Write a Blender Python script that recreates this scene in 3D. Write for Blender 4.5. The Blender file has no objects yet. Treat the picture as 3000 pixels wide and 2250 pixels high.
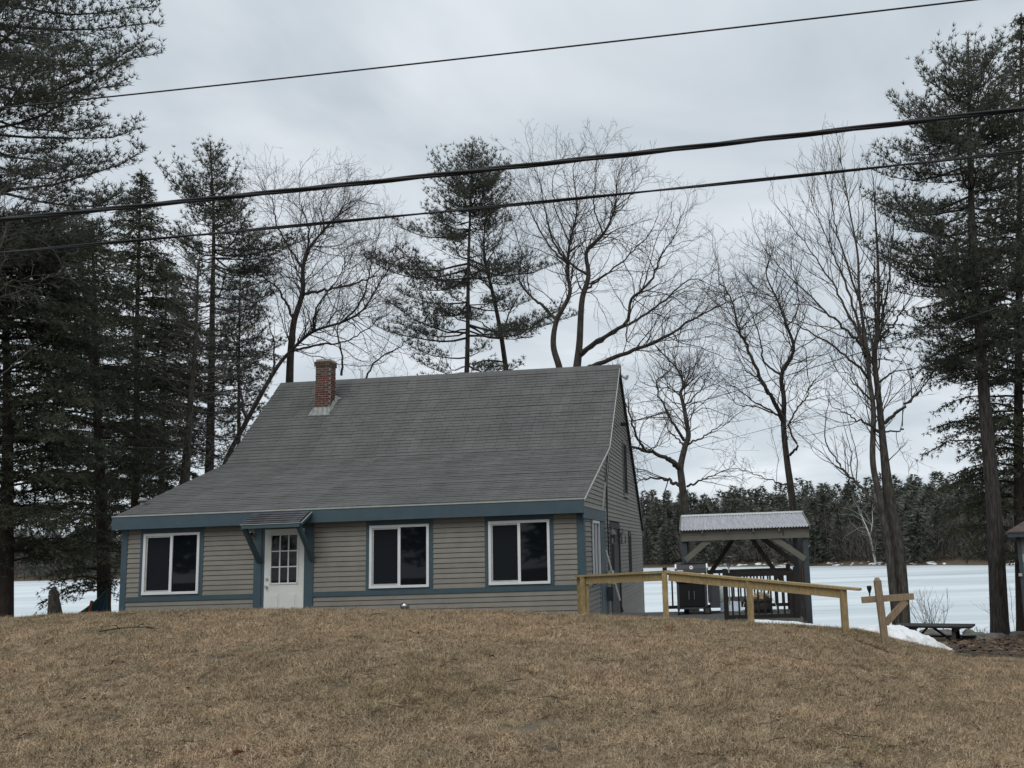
import bpy, math, random
import numpy as np
from mathutils import Matrix, Vector
random.seed(7); rng = np.random.default_rng(11)
sc = bpy.context.scene
COL = sc.collection

# ------------------------------------------------------------------ camera
FPX, PX, PY, PITCH, ROLL = 2600.0, 1840.5, 1231.1, 0.13959, 0.033
_cp, _sp, _cr, _sr = math.cos(PITCH), math.sin(PITCH), math.cos(ROLL), math.sin(ROLL)
_v = np.array([0, -_sp, _cp]); FWD = np.array([0, _cp, _sp]); _e = np.array([1.0, 0, 0])
RT = _cr * _e - _sr * _v; UP = _sr * _e + _cr * _v
EYE = np.array([0, 0, 1.6])
cam = bpy.data.objects.new('camera', bpy.data.cameras.new('camera')); COL.objects.link(cam)
cam.matrix_world = Matrix(((RT[0], UP[0], -FWD[0], EYE[0]), (RT[1], UP[1], -FWD[1], EYE[1]), (RT[2], UP[2], -FWD[2], EYE[2]), (0, 0, 0, 1)))
cam.data.sensor_width = 36.0; cam.data.sensor_fit = 'HORIZONTAL'; cam.data.lens = FPX / 3000 * 36
cam.data.shift_x = (1500 - PX) / 3000; cam.data.shift_y = (PY - 1125) / 3000
cam.data.clip_start = 0.1; cam.data.clip_end = 5000
sc.camera = cam

def ray(x, y): return FWD + RT * ((x - PX) / FPX) + UP * ((PY - y) / FPX)
def at(x, y, Y):
    r = ray(x, y); return EYE + r * (Y / r[1])
def atz(x, y, z):
    r = ray(x, y); return EYE + r * ((z - EYE[2]) / r[2])

# ------------------------------------------------------------------ sky, sun, exposure
W = bpy.data.worlds.new('World'); sc.world = W; W.use_nodes = True
nt = W.node_tree; N = nt.nodes; L = nt.links; N.clear()
SUN_EL, SUN_AZ = math.radians(48), math.radians(200)
sky = N.new('ShaderNodeTexSky'); sky.sky_type = 'NISHITA'; sky.sun_disc = False
sky.sun_elevation = SUN_EL; sky.sun_rotation = SUN_AZ
tc = N.new('ShaderNodeTexCoord'); sep = N.new('ShaderNodeSeparateXYZ'); L.new(tc.outputs['Generated'], sep.inputs[0])
def mth(op, a, b=None, clamp=False):
    n = N.new('ShaderNodeMath'); n.operation = op; n.use_clamp = clamp
    for i, q in enumerate((a, b)):
        if q is None: continue
        if isinstance(q, (int, float)): n.inputs[i].default_value = q
        else: L.new(q, n.inputs[i])
    return n.outputs[0]
zz = mth('ADD', mth('MAXIMUM', sep.outputs['Z'], 0.0), 0.22)
cx = N.new('ShaderNodeCombineXYZ')
L.new(mth('DIVIDE', sep.outputs['X'], zz), cx.inputs[0]); L.new(mth('DIVIDE', sep.outputs['Y'], zz), cx.inputs[1])
n1 = N.new('ShaderNodeTexNoise'); n1.inputs['Scale'].default_value = 1.7; n1.inputs['Detail'].default_value = 5; n1.inputs['Roughness'].default_value = .5; n1.inputs['Distortion'].default_value = .5
L.new(cx.outputs[0], n1.inputs['Vector'])
cr = N.new('ShaderNodeValToRGB'); L.new(n1.outputs['Fac'], cr.inputs[0])
cr.color_ramp.elements[0].position = .36; cr.color_ramp.elements[0].color = (.545, .615, .675, 1)
cr.color_ramp.elements[1].position = .64; cr.color_ramp.elements[1].color = (.79, .84, .89, 1)
# overcast: brighter towards the zenith, a pale band towards the horizon
hi = mth('ADD', 10.0, mth('MULTIPLY', mth('MULTIPLY', mth('MAXIMUM', mth('SUBTRACT', sep.outputs['Z'], 0.5), 0.0), 1.0), 9.0))
lo = mth('MULTIPLY', mth('SUBTRACT', 1.0, mth('MULTIPLY', mth('ABSOLUTE', sep.outputs['Z']), 4.5), True), 1.2)
mul = N.new('ShaderNodeVectorMath'); mul.operation = 'SCALE'; L.new(cr.outputs[0], mul.inputs[0]); L.new(mth('ADD', hi, lo), mul.inputs['Scale'])
mix = N.new('ShaderNodeMix'); mix.data_type = 'RGBA'; mix.inputs['Factor'].default_value = .95
L.new(sky.outputs[0], mix.inputs['A']); L.new(mul.outputs[0], mix.inputs['B'])
bg = N.new('ShaderNodeBackground'); bg.inputs['Strength'].default_value = .1; L.new(mix.outputs['Result'], bg.inputs['Color'])
ow = N.new('ShaderNodeOutputWorld'); L.new(bg.outputs[0], ow.inputs[0])
sd = bpy.data.lights.new('sun', 'SUN'); sd.energy = 1.15; sd.angle = math.radians(40); sd.color = (1, .97, .93)
so = bpy.data.objects.new('sun', sd); COL.objects.link(so)
so.rotation_euler = (math.radians(90) - SUN_EL, 0, math.pi - SUN_AZ)
so.location = (0, -20, 40)
sc.view_settings.view_transform = 'Standard'; sc.view_settings.look = 'None'; sc.view_settings.gamma = 1
sc.view_settings.exposure = 0.0; sc.view_settings.use_curve_mapping = False
sc.cycles.max_bounces = 6; sc.cycles.diffuse_bounces = 3; sc.cycles.transparent_max_bounces = 6

# ------------------------------------------------------------------ materials
def mat(name, col, rough=.8, col2=None, scale=4.0, detail=4, spec=.3, metal=0, bump=0, bscale=None, stretch=None, isl=0.0, objrand=0.0, coord='pos', lo=.3, hi=.7, col3=None, trans=None):
    m = bpy.data.materials.new(name); m.use_nodes = True; t = m.node_tree; n = t.nodes; l = t.links
    b = n['Principled BSDF']; b.inputs['Roughness'].default_value = rough; b.inputs['Metallic'].default_value = metal
    b.inputs['Specular IOR Level'].default_value = spec
    c = tuple(col) + (1,)
    if coord == 'pos': src = n.new('ShaderNodeNewGeometry').outputs['Position']
    else: src = n.new('ShaderNodeTexCoord').outputs['Object']
    if stretch:
        mp = n.new('ShaderNodeMapping'); mp.inputs['Scale'].default_value = stretch; l.new(src, mp.inputs[0]); src = mp.outputs[0]
    out = None
    if col2 is not None:
        no = n.new('ShaderNodeTexNoise'); no.inputs['Scale'].default_value = scale; no.inputs['Detail'].default_value = detail; no.inputs['Roughness'].default_value = .6
        l.new(src, no.inputs['Vector'])
        r = n.new('ShaderNodeValToRGB'); l.new(no.outputs['Fac'], r.inputs[0])
        r.color_ramp.elements[0].position = lo; r.color_ramp.elements[0].color = c
        r.color_ramp.elements[1].position = hi; r.color_ramp.elements[1].color = tuple(col2) + (1,)
        if col3 is not None:
            e = r.color_ramp.elements.new((lo + hi) / 2); e.color = tuple(col3) + (1,)
        out = r.outputs[0]
    else:
        rg = n.new('ShaderNodeRGB'); rg.outputs[0].default_value = c; out = rg.outputs[0]
    if isl or objrand:
        rnd = n.new('ShaderNodeNewGeometry').outputs['Random Per Island'] if isl else n.new('ShaderNodeObjectInfo').outputs['Random']
        k = isl or objrand
        mr = n.new('ShaderNodeMapRange'); mr.inputs['To Min'].default_value = 1 - k; mr.inputs['To Max'].default_value = 1 + k; l.new(rnd, mr.inputs[0])
        vm = n.new('ShaderNodeVectorMath'); vm.operation = 'SCALE'; l.new(out, vm.inputs[0]); l.new(mr.outputs[0], vm.inputs['Scale']); out = vm.outputs[0]
    l.new(out, b.inputs['Base Color'])
    if bump:
        bn = n.new('ShaderNodeTexNoise'); bn.inputs['Scale'].default_value = bscale or scale * 3; bn.inputs['Detail'].default_value = 5; l.new(src, bn.inputs['Vector'])
        bu = n.new('ShaderNodeBump'); bu.inputs['Strength'].default_value = bump; bu.inputs['Distance'].default_value = .02; l.new(bn.outputs['Fac'], bu.inputs['Height']); l.new(bu.outputs[0], b.inputs['Normal'])
    if trans:
        tr = n.new('ShaderNodeBsdfTranslucent'); l.new(out, tr.inputs[0]); ms = n.new('ShaderNodeMixShader'); ms.inputs[0].default_value = trans
        l.new(b.outputs[0], ms.inputs[1]); l.new(tr.outputs[0], ms.inputs[2]); l.new(ms.outputs[0], n['Material Output'].inputs[0])
    return m
M = {}
M['siding'] = mat('siding_paint', (.195, .184, .158), .55, (.236, .222, .19), 3, bump=.05, bscale=60, objrand=.05)
M['sheath'] = mat('shadow_line_sheathing', (.045, .042, .036), .9)  # darkened so the gaps between clapboards read as shadow lines
M['blue'] = mat('blue_trim_paint', (.050, .082, .100), .5, (.062, .099, .120), 5, objrand=.04, bump=.04, bscale=50)
M['white'] = mat('white_vinyl', (.68, .69, .69), .35, (.76, .77, .77), 3)
M['doorw'] = mat('white_door_paint', (.66, .67, .64), .4, (.74, .75, .72), 3)
M['drip'] = mat('pale_drip_edge', (.34, .34, .30), .45, (.45, .45, .41), 6)
M['glass'] = mat('dark_room_glass', (.005, .007, .010), .03, spec=.3)  # opaque near-black colour stands in for the unlit rooms behind
M['screenpane'] = mat('screen_or_matte_pane', (.012, .015, .019), .75, spec=.1)  # real screens; also gable and side panes, to suppress their sky reflection
M['shingle'] = mat('grey_asphalt_shingle', (.094, .095, .091), .9, (.138, .138, .132), 1.3, detail=7, bump=.3, bscale=140, isl=.07, lo=.3, hi=.72)
M['shingled'] = mat('dark_asphalt_shingle', (.055, .058, .066), .9, (.10, .10, .105), 6, bump=.3, bscale=140, isl=.25)
M['brick'] = mat('red_brick', (.075, .024, .020), .85, (.13, .043, .034), 9, bump=.3, bscale=60, objrand=.3)
M['brickold'] = mat('weathered_brick', (.075, .05, .036), .9, (.125, .085, .06), 14, bump=.4, bscale=50, objrand=.25)
M['mortar'] = mat('mortar', (.30, .26, .23), .95, (.40, .36, .32), 20, bump=.2)
M['lead'] = mat('weathered_flashing', (.17, .185, .175), .55, (.31, .33, .31), 14, metal=.2, bump=.3, bscale=20)
M['dark'] = mat('dark_brown_paint', (.022, .020, .019), .6, (.035, .032, .03), 8)
M['rake'] = mat('dark_rake_board', (.03, .032, .034), .7, (.045, .047, .05), 8)
M['black'] = mat('black_enamel', (.010, .011, .013), .28, spec=.5)
M['blackm'] = mat('black_plastic', (.014, .014, .015), .5)
M['greym'] = mat('grey_enamel', (.05, .055, .055), .45, (.065, .07, .07), 5)
M['steel'] = mat('brushed_steel', (.55, .56, .57), .3, metal=.9, spec=.5)
M['lamp'] = mat('weathered_lamp_metal', (.13, .13, .125), .5, (.19, .19, .18), 9)
M['galv'] = mat('galvanised_metal', (.45, .46, .45), .45, (.6, .61, .6), 12, metal=.5)
M['deck'] = mat('grey_deck_board', (.085, .083, .08), .7, (.115, .112, .108), 5, objrand=.1, bump=.1)
M['drail'] = mat('dark_stained_rail', (.010, .0085, .0075), .6, (.02, .017, .014), 9, objrand=.2)
M['pt'] = mat('new_pressure_treated_pine', (.21, .16, .075), .75, (.42, .32, .165), 3, detail=7, stretch=(14, 14, 3.0), bump=.25, bscale=30, objrand=.13, col3=(.30, .225, .11))
M['cedar'] = mat('raw_cedar_post', (.19, .135, .085), .8, (.36, .27, .18), 4, detail=7, stretch=(14, 14, 2.5), bump=.15, bscale=30, objrand=.08)
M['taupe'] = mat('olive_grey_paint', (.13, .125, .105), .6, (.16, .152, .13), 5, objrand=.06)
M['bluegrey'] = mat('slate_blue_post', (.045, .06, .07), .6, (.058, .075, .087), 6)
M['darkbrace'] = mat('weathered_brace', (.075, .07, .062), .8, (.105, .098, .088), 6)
M['corr'] = mat('corrugated_galvanised_sheet', (.32, .32, .34), .5, (.52, .52, .55), 2.2, metal=.15, stretch=(9, 1.2, 1.2), spec=.4)
M['bark'] = mat('grey_brown_bark', (.026, .022, .019), .95, (.092, .08, .068), 5, detail=8, stretch=(4, 4, .7), lo=.36, hi=.66, bump=1.0, bscale=16)
M['barkp'] = mat('pine_bark', (.022, .019, .018), .95, (.075, .066, .059), 5, detail=8, stretch=(4, 4, .7), lo=.36, hi=.66, bump=1.0, bscale=14)
M['barkh'] = mat('reddish_dark_bark', (.034, .026, .023), .95, (.07, .054, .047), 7, stretch=(3, 3, .6), bump=1.0, bscale=14)
M['barkg'] = mat('lichen_grey_bark', (.032, .028, .024), .95, (.125, .115, .098), 5, detail=8, stretch=(4, 4, .8), lo=.34, hi=.68, bump=.5, bscale=16)
M['twig'] = mat('bare_twigs', (.030, .025, .022), .9, (.055, .047, .040), 3)
M['twigl'] = mat('pale_dead_twigs', (.10, .092, .082), .9, (.17, .158, .14), 2)
M['birch'] = mat('pale_birch_bark', (.42, .40, .37), .8, (.55, .53, .5), 3)
M['needle'] = mat('pine_needles', (.066, .072, .056), .65, (.122, .128, .095), 1.1, isl=.35, spec=.25, trans=.28)
M['needled'] = mat('hemlock_needles', (.066, .073, .052), .65, (.128, .134, .088), .8, isl=.4, spec=.2, trans=.3)
M['snow'] = mat('old_snow', (.66, .68, .68), .7, (.82, .84, .85), 2.5, detail=8, bump=.5, bscale=12)
M['dirty'] = mat('dirty_snow', (.45, .43, .39), .8, (.78, .79, .79), 2.4, detail=8, bump=.6, bscale=10, lo=.3, hi=.52)
M['rock'] = mat('shore_rock', (.09, .085, .075), .9, (.21, .195, .17), 4, detail=8, bump=.5, bscale=10)
M['dirt'] = mat('leaf_litter', (.035, .027, .020), .95, (.085, .064, .045), 5, detail=8, bump=.5, bscale=20)
M['leaf'] = mat('dry_oak_leaf', (.13, .055, .03), .8, (.2, .10, .055), 20)
M['cable'] = mat('black_cable', (.012, .012, .014), .5)
M['ropeblue'] = mat('blue_plastic', (.02, .05, .13), .4)
M['clearp'] = mat('pale_blue_plastic', (.42, .50, .60), .35, (.58, .65, .72), 8)
M['tank'] = mat('white_tank_paint', (.5, .52, .5), .4, (.62, .64, .62), 8)
M['barrel'] = mat('old_oak_stave', (.04, .035, .03), .8, (.075, .065, .055), 8, objrand=.2)
M['log'] = mat('split_log', (.22, .16, .10), .85, (.32, .25, .16), 8, objrand=.3)
M['hgreen'] = mat('dark_green_cloth', (.012, .045, .04), .8, (.02, .06, .055), 5)
M['hblue'] = mat('navy_cloth', (.010, .022, .045), .8, (.016, .034, .06), 5)
M['hred'] = mat('rust_cloth', (.13, .035, .02), .8)
M['brownroof'] = mat('brown_shingle', (.07, .055, .05), .9, (.11, .09, .08), 5, isl=.2, bump=.3)
M['greywall'] = mat('grey_panel_wall', (.16, .145, .125), .8, (.2, .18, .155), 5)
M['pebble'] = mat('pebbles', (.16, .14, .12), .9, (.3, .27, .23), 9)

# ------------------------------------------------------------------ mesh helpers
class MB:
    def __init__(s): s.v = []; s.f = []
    def add(s, vs, fs):
        o = len(s.v); s.v += [tuple(map(float, q)) for q in vs]; s.f += [tuple(i + o for i in f) for f in fs]; return s
    def box(s, x0, x1, y0, y1, z0, z1):
        return s.add([(x0, y0, z0), (x1, y0, z0), (x1, y1, z0), (x0, y1, z0), (x0, y0, z1), (x1, y0, z1), (x1, y1, z1), (x0, y1, z1)],
                     [(0, 3, 2, 1), (4, 5, 6, 7), (0, 1, 5, 4), (1, 2, 6, 5), (2, 3, 7, 6), (3, 0, 4, 7)])
    def beam(s, a, b, w, h, up=(0, 0, 1), roll=None):
        a = np.array(a, float); b = np.array(b, float); d = b - a; d = d / np.linalg.norm(d); up = np.array(up, float)
        x = np.cross(d, up); x /= np.linalg.norm(x); y = np.cross(x, d)
        vs = []
        for p in (a, b):
            for sx, sy in ((-1, -1), (1, -1), (1, 1), (-1, 1)): vs.append(p + x * sx * w / 2 + y * sy * h / 2)
        return s.add(vs, [(0, 1, 2, 3), (7, 6, 5, 4), (0, 4, 5, 1), (1, 5, 6, 2), (2, 6, 7, 3), (3, 7, 4, 0)])
    def cyl(s, a, b, r, r2=None, n=12, cap=True):
        a = np.array(a, float); b = np.array(b, float); d = b - a; d = d / np.linalg.norm(d); r2 = r if r2 is None else r2
        up = np.array([0, 0, 1.]) if abs(d[2]) < .9 else np.array([1., 0, 0])
        x = np.cross(d, up); x /= np.linalg.norm(x); y = np.cross(d, x)
        vs = []
        for p, q in ((a, r), (b, r2)):
            for k in range(n):
                t = 2 * math.pi * k / n; vs.append(p + x * q * math.cos(t) + y * q * math.sin(t))
        fs = [(k, (k + 1) % n, n + (k + 1) % n, n + k) for k in range(n)]
        if cap: fs += [tuple(range(n - 1, -1, -1)), tuple(range(n, 2 * n))]
        return s.add(vs, fs)
    def prism(s, poly, axis, a, b):   # poly of 2-tuples extruded along axis (0 = x, 1 = y)
        n = len(poly); vs = []
        for q in (a, b):
            for u, w in poly: vs.append((q, u, w) if axis == 0 else (u, q, w))
        return s.add(vs, [tuple(range(n)), tuple(range(2 * n - 1, n - 1, -1))] + [(k, n + k, n + (k + 1) % n, (k + 1) % n) for k in range(n)])
    def lathe(s, prof, c=(0, 0, 0), n=14):
        vs = []
        for r, z in prof:
            for k in range(n):
                t = 2 * math.pi * k / n; vs.append((c[0] + r * math.cos(t), c[1] + r * math.sin(t), c[2] + z))
        fs = []
        for i in range(len(prof) - 1):
            for k in range(n): fs.append((i * n + k, i * n + (k + 1) % n, (i + 1) * n + (k + 1) % n, (i + 1) * n + k))
        fs += [tuple(range(n - 1, -1, -1)), tuple(range((len(prof) - 1) * n, len(prof) * n))]
        return s.add(vs, fs)
    def mesh(s, name, m):
        me = bpy.data.meshes.new(name); me.from_pydata(s.v, [], s.f); me.materials.append(m); return me
    def build(s, name, m, parent=None, smooth=False, loc=None):
        me = s.mesh(name, m)
        if smooth: me.polygons.foreach_set('use_smooth', [True] * len(me.polygons))
        return link(name, me, parent, loc)
def link(name, me, parent=None, loc=None):
    o = bpy.data.objects.new(name, me); COL.objects.link(o)
    if parent is not None: o.parent = parent
    if loc is not None: o.location = loc
    return o
def thing(name, label, cat, loc=(0, 0, 0), rz=0, group=None):
    o = bpy.data.objects.new(name, None); COL.objects.link(o); o.empty_display_size = .2
    o.location = tuple(map(float, loc)); o.rotation_euler = (0, 0, rz); return tag(o, label, cat, group)
def tag(o, label, cat, group=None):
    o['label'] = label; o['category'] = cat
    if group: o['group'] = group
    return o
def kind(o, k, label=None):
    o['kind'] = k
    if label: o['label'] = label
    return o
def npmesh(name, V, F, m, smooth=False):
    V = np.asarray(V, np.float32).reshape(-1, 3); F = np.asarray(F, np.int32); k = F.shape[1]
    me = bpy.data.meshes.new(name)
    me.vertices.add(len(V)); me.vertices.foreach_set('co', V.ravel())
    me.loops.add(F.size); me.loops.foreach_set('vertex_index', F.ravel())
    me.polygons.add(len(F)); me.polygons.foreach_set('loop_start', np.arange(0, F.size, k, dtype=np.int32))
    me.polygons.foreach_set('loop_total', np.full(len(F), k, np.int32))
    if smooth: me.polygons.foreach_set('use_smooth', np.ones(len(F), bool))
    me.update(calc_edges=True); me.materials.append(m); return me
def tubes(groups):
    """groups: list of (pts[k,3], radii[k], sides) -> V, F(quads)"""
    by = {}
    for P, R, sd in groups: by.setdefault((len(P), sd), []).append((P, R))
    Vs, Fs, off = [], [], 0
    for (k, sd), lst in by.items():
        P = np.array([q[0] for q in lst], float); R = np.array([q[1] for q in lst], float); n = len(lst)
        T = np.gradient(P, axis=1) if k > 2 else np.repeat((P[:, 1:] - P[:, :1]), 2, axis=1)
        T /= np.linalg.norm(T, axis=2, keepdims=True) + 1e-9
        ref = np.where(np.abs(T[:, :1, 2:3]) < .8, np.array([[[0, 0, 1.]]]), np.array([[[1., 0, 0]]]))
        X = np.cross(T, np.broadcast_to(ref, T.shape)); X /= np.linalg.norm(X, axis=2, keepdims=True) + 1e-9
        Yv = np.cross(T, X)
        a = np.arange(sd) * 2 * math.pi / sd
        ring = P[:, :, None] + R[:, :, None, None] * (X[:, :, None] * np.cos(a)[None, None, :, None] + Yv[:, :, None] * np.sin(a)[None, None, :, None])
        Vs.append(ring.reshape(-1, 3))
        i = np.arange(n)[:, None, None] * k * sd + np.arange(k - 1)[None, :, None] * sd
        j = np.arange(sd)[None, None, :]; j2 = (j + 1) % sd
        Fs.append(np.stack([i + j, i + j2, i + sd + j2, i + sd + j], -1).reshape(-1, 4) + off); off += n * k * sd
    return np.concatenate(Vs), np.concatenate(Fs)

# ------------------------------------------------------------------ terrain
SIL = [(-900, 1812), (0, 1806), (160, 1797), (335, 1789), (600, 1783), (860, 1780), (1180, 1782), (1500, 1787), (1700, 1797), (1800, 1801), (1950, 1807),
       (2200, 1820), (2350, 1828), (2480, 1840), (2560, 1850), (2640, 1877), (2720, 1898), (2790, 1913), (2860, 1920), (3000, 1923), (3600, 1925)]
SHORE = [(0, 1704), (330, 1697), (1000, 1682), (1880, 1664), (2060, 1661), (2360, 1659), (2700, 1656), (3000, 1656)]
WATER = -3.4
def _bump(Y):
    s = np.clip((Y - 5.0) / 9.0, 0, 1); a = np.sin(s * math.pi / 2) ** 1.15
    d = np.clip((Y - 14.0) / 9.0, 0, 1); return a * (1 - (3 * d ** 2 - 2 * d ** 3))
_BY = [0, 14, 18, 22, 25, 27.5, 31, 36, 40, 48, 70]; _BZ = [0, 0, -.42, -1.0, -1.42, -1.75, -2.35, -3.2, -3.7, -4.6, -6]
def _back(Y): return np.interp(Y, _BY, _BZ)
_ys = np.linspace(7, 14.6, 150)
_T, _Z = [], []
for px_, py_ in SIL:
    r = ray(px_, py_); m_ = r[2] / r[1]; lo_, hi_ = -3.0, 3.0
    for _ in range(40):
        mid = (lo_ + hi_) / 2
        if np.max((mid * _bump(_ys) + _back(_ys) - 1.6 + .055) / _ys) < m_: lo_ = mid
        else: hi_ = mid
    _T.append(r[0] / r[1]); _Z.append(max(lo_, -.75))
_ST, _SD = [], []
for px_, py_ in SHORE:
    r = ray(px_, py_); _ST.append(r[0] / r[1]); _SD.append((WATER - 1.6) / (r[2] / r[1]))
def shore(t): return np.interp(t, _ST, _SD)
def _wob(X, Y):
    return (.035 * np.sin(X * 1.3 + .7 * np.sin(Y * .9)) * np.sin(Y * 1.1 + 1.3) + .018 * np.sin(X * 3.1 + 2) * np.sin(Y * 2.7))
def terrain(X, Y):
    X = np.asarray(X, float); Y = np.asarray(Y, float); t = X / np.maximum(Y, 4.0)
    zc = np.interp(t, _T, _Z)
    near = zc * _bump(Y) + _back(Y) + _wob(X, Y) * np.clip((Y - 3) / 4, 0, 1) * np.clip((13 - Y) / 3, .15, 1)
    sh = shore(t); q = Y - sh
    hill = np.interp(q, [-30, -3, 0, 6, 30, 90, 260, 900], [-6, -4.0, WATER + .05, WATER + 1.2, 0.0, 6, 12, 20])
    w = np.clip((Y - 60) / 15, 0, 1)
    return near * (1 - w) + hill * w
def tz(x, y): return float(terrain(x, y))
ys = np.concatenate([np.linspace(-60, 2, 8), np.linspace(3, 24, 85), np.linspace(24.5, 60, 50), np.linspace(66, 420, 90), np.linspace(450, 3000, 18)])
ts = np.linspace(-2.4, 2.4, 260)
TT, YY = np.meshgrid(ts, ys); XX = TT * np.maximum(YY, 8.0)
ZZ = terrain(XX, YY)
nr, ncl = TT.shape
ii = np.arange(nr - 1)[:, None] * ncl + np.arange(ncl - 1)[None, :]
F = np.stack([ii, ii + 1, ii + ncl + 1, ii + ncl], -1).reshape(-1, 4)
mg = mat('ground_soil', (.085, .066, .046), .95, (.16, .126, .088), 3.0, detail=9, bump=.5, bscale=25)
g = link('ground', npmesh('ground', np.stack([XX, YY, ZZ], -1), F, mg, True)); kind(g, 'structure')
# lake ice
ml = mat('lake_ice', (.44, .495, .515), .5, (.67, .725, .745), 1.0, detail=12, stretch=(.022, .15, 1), lo=.33, hi=.56, spec=.4, bump=.1, bscale=6)
lx = np.linspace(-900, 900, 40); ly = np.concatenate([np.linspace(30, 60, 10), np.linspace(66, 600, 30)])
LX, LY = np.meshgrid(lx, ly); ii = np.arange(len(ly) - 1)[:, None] * 40 + np.arange(39)[None, :]
lk = link('frozen_lake', npmesh('frozen_lake', np.stack([LX, LY, np.full_like(LX, WATER)], -1), np.stack([ii, ii + 1, ii + 41, ii + 40], -1).reshape(-1, 4), ml)); kind(lk, 'structure', 'frozen lake with pale wind-streaked ice behind the house')

# ------------------------------------------------------------------ dead grass (stuff; clumps of real blades on points)
def grass_mat():
    m = bpy.data.materials.new('dead_grass_blades'); m.use_nodes = True; t = m.node_tree; n = t.nodes; l = t.links; b = n['Principled BSDF']
    b.inputs['Roughness'].default_value = .75; b.inputs['Specular IOR Level'].default_value = .25
    ge = n.new('ShaderNodeNewGeometry')
    r = n.new('ShaderNodeValToRGB'); l.new(ge.outputs['Random Per Island'], r.inputs[0])
    cs = [(0, (.10, .075, .05)), (.16, (.24, .175, .115)), (.5, (.42, .335, .235)), (.82, (.55, .46, .34)), (.92, (.24, .23, .12)), (1, (.68, .60, .46))]
    r.color_ramp.elements[0].color = cs[0][1] + (1,); r.color_ramp.elements[1].color = cs[-1][1] + (1,)
    for p, c in cs[1:-1]: r.color_ramp.elements.new(p).color = c + (1,)
    no = n.new('ShaderNodeTexNoise'); no.inputs['Scale'].default_value = .55; no.inputs['Detail'].default_value = 6; no.inputs['Roughness'].default_value = .62; l.new(ge.outputs['Position'], no.inputs['Vector'])
    r2 = n.new('ShaderNodeValToRGB'); l.new(no.outputs['Fac'], r2.inputs[0])
    r2.color_ramp.elements[0].position = .36; r2.color_ramp.elements[0].color = (.80, .75, .64, 1); r2.color_ramp.elements[1].position = .62; r2.color_ramp.elements[1].color = (1.10, .98, .895, 1)
    e = r2.color_ramp.elements.new(.48); e.color = (.95, .90, .82, 1)
    mx = n.new('ShaderNodeMix'); mx.data_type = 'RGBA'; mx.blend_type = 'MULTIPLY'; mx.inputs['Factor'].default_value = 1
    no3 = n.new('ShaderNodeTexNoise'); no3.inputs['Scale'].default_value = 4.5; no3.inputs['Detail'].default_value = 4; l.new(ge.outputs['Position'], no3.inputs['Vector'])
    r3 = n.new('ShaderNodeMapRange'); r3.inputs['From Min'].default_value = .34; r3.inputs['From Max'].default_value = .62; r3.inputs['To Min'].default_value = .76; r3.inputs['To Max'].default_value = 1.14; l.new(no3.outputs['Fac'], r3.inputs[0])
    vs = n.new('ShaderNodeVectorMath'); vs.operation = 'SCALE'; l.new(r2.outputs[0], vs.inputs[0]); l.new(r3.outputs[0], vs.inputs['Scale'])
    l.new(r.outputs[0], mx.inputs['A']); l.new(vs.outputs[0], mx.inputs['B']); l.new(mx.outputs['Result'], b.inputs['Base Color'])
    return m
GM = grass_mat()
def blade_tile(nb, size, seed):
    g_ = np.random.default_rng(seed)
    p = np.zeros((nb, 3)); p[:, :2] = (g_.random((nb, 2)) - .5) * size
    a = g_.random(nb) * 2 * math.pi; Ln = g_.gamma(5, .0105, nb).clip(.02, .12); wd = g_.uniform(.0012, .0024, nb)
    el = np.radians(g_.normal(24, 22, nb).clip(2, 80))
    d0 = np.stack([np.cos(a) * np.cos(el), np.sin(a) * np.cos(el), np.sin(el)], 1)
    a2 = a + g_.normal(0, .8, nb); el2 = el - np.radians(g_.normal(38, 28, nb))
    d1 = np.stack([np.cos(a2) * np.cos(el2), np.sin(a2) * np.cos(el2), np.sin(el2)], 1)
    sdv = np.stack([-np.sin(a), np.cos(a), g_.normal(0, .5, nb)], 1); sdv /= np.linalg.norm(sdv, axis=1, keepdims=True)
    p[:, 2] = g_.uniform(0, .012, nb)
    m1 = p + d0 * (Ln * .5)[:, None]; m2 = m1 + d1 * (Ln * .5)[:, None]
    m1[:, 2] = np.maximum(m1[:, 2], .006); m2[:, 2] = np.maximum(m2[:, 2], .004)
    w_ = sdv * wd[:, None]
    V = np.stack([p - w_, p + w_, m1 + w_ * .9, m1 - w_ * .9, m2 + w_ * .25, m2 - w_ * .25], 1).reshape(-1, 3)
    b_ = np.arange(nb)[:, None] * 6
    Fq = np.concatenate([b_ + np.array([[0, 1, 2, 3]]), b_ + np.array([[3, 2, 4, 5]])], 0)
    return npmesh('grass_clump', V, Fq, GM)
tiles = [bpy.data.objects.new('grass_clump', blade_tile(1800, .44, 100 + k)) for k in range(4)]
pts = []
sp = .27
for y in np.arange(5.6, 16.4, sp):
    for x in np.arange(-.80 * y - .6, .56 * y + .8, sp):
        if y > 14.6 and x > .345 * y: continue
        pts.append((x + rng.uniform(-.12, .12), y + rng.uniform(-.12, .12)))
for y in np.arange(16.4, 19.0, .36):
    for x in np.arange(-.80 * y - .6, .33 * y, .36):
        if -12.1 < x < -.6 and y > 18.2 - .108 * x - 0.0: continue
        pts.append((x + rng.uniform(-.12, .12), y + rng.uniform(-.12, .12)))
pts = np.array(pts); e_ = .15
zpt = terrain(pts[:, 0], pts[:, 1])
gx = (terrain(pts[:, 0] + e_, pts[:, 1]) - zpt) / e_; gy = (terrain(pts[:, 0], pts[:, 1] + e_) - zpt) / e_
gme = bpy.data.meshes.new('dead_grass'); gme.vertices.add(len(pts))
gme.vertices.foreach_set('co', np.column_stack([pts, zpt]).astype(np.float32).ravel())
ra = gme.attributes.new('rot', 'FLOAT_VECTOR', 'POINT')
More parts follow.
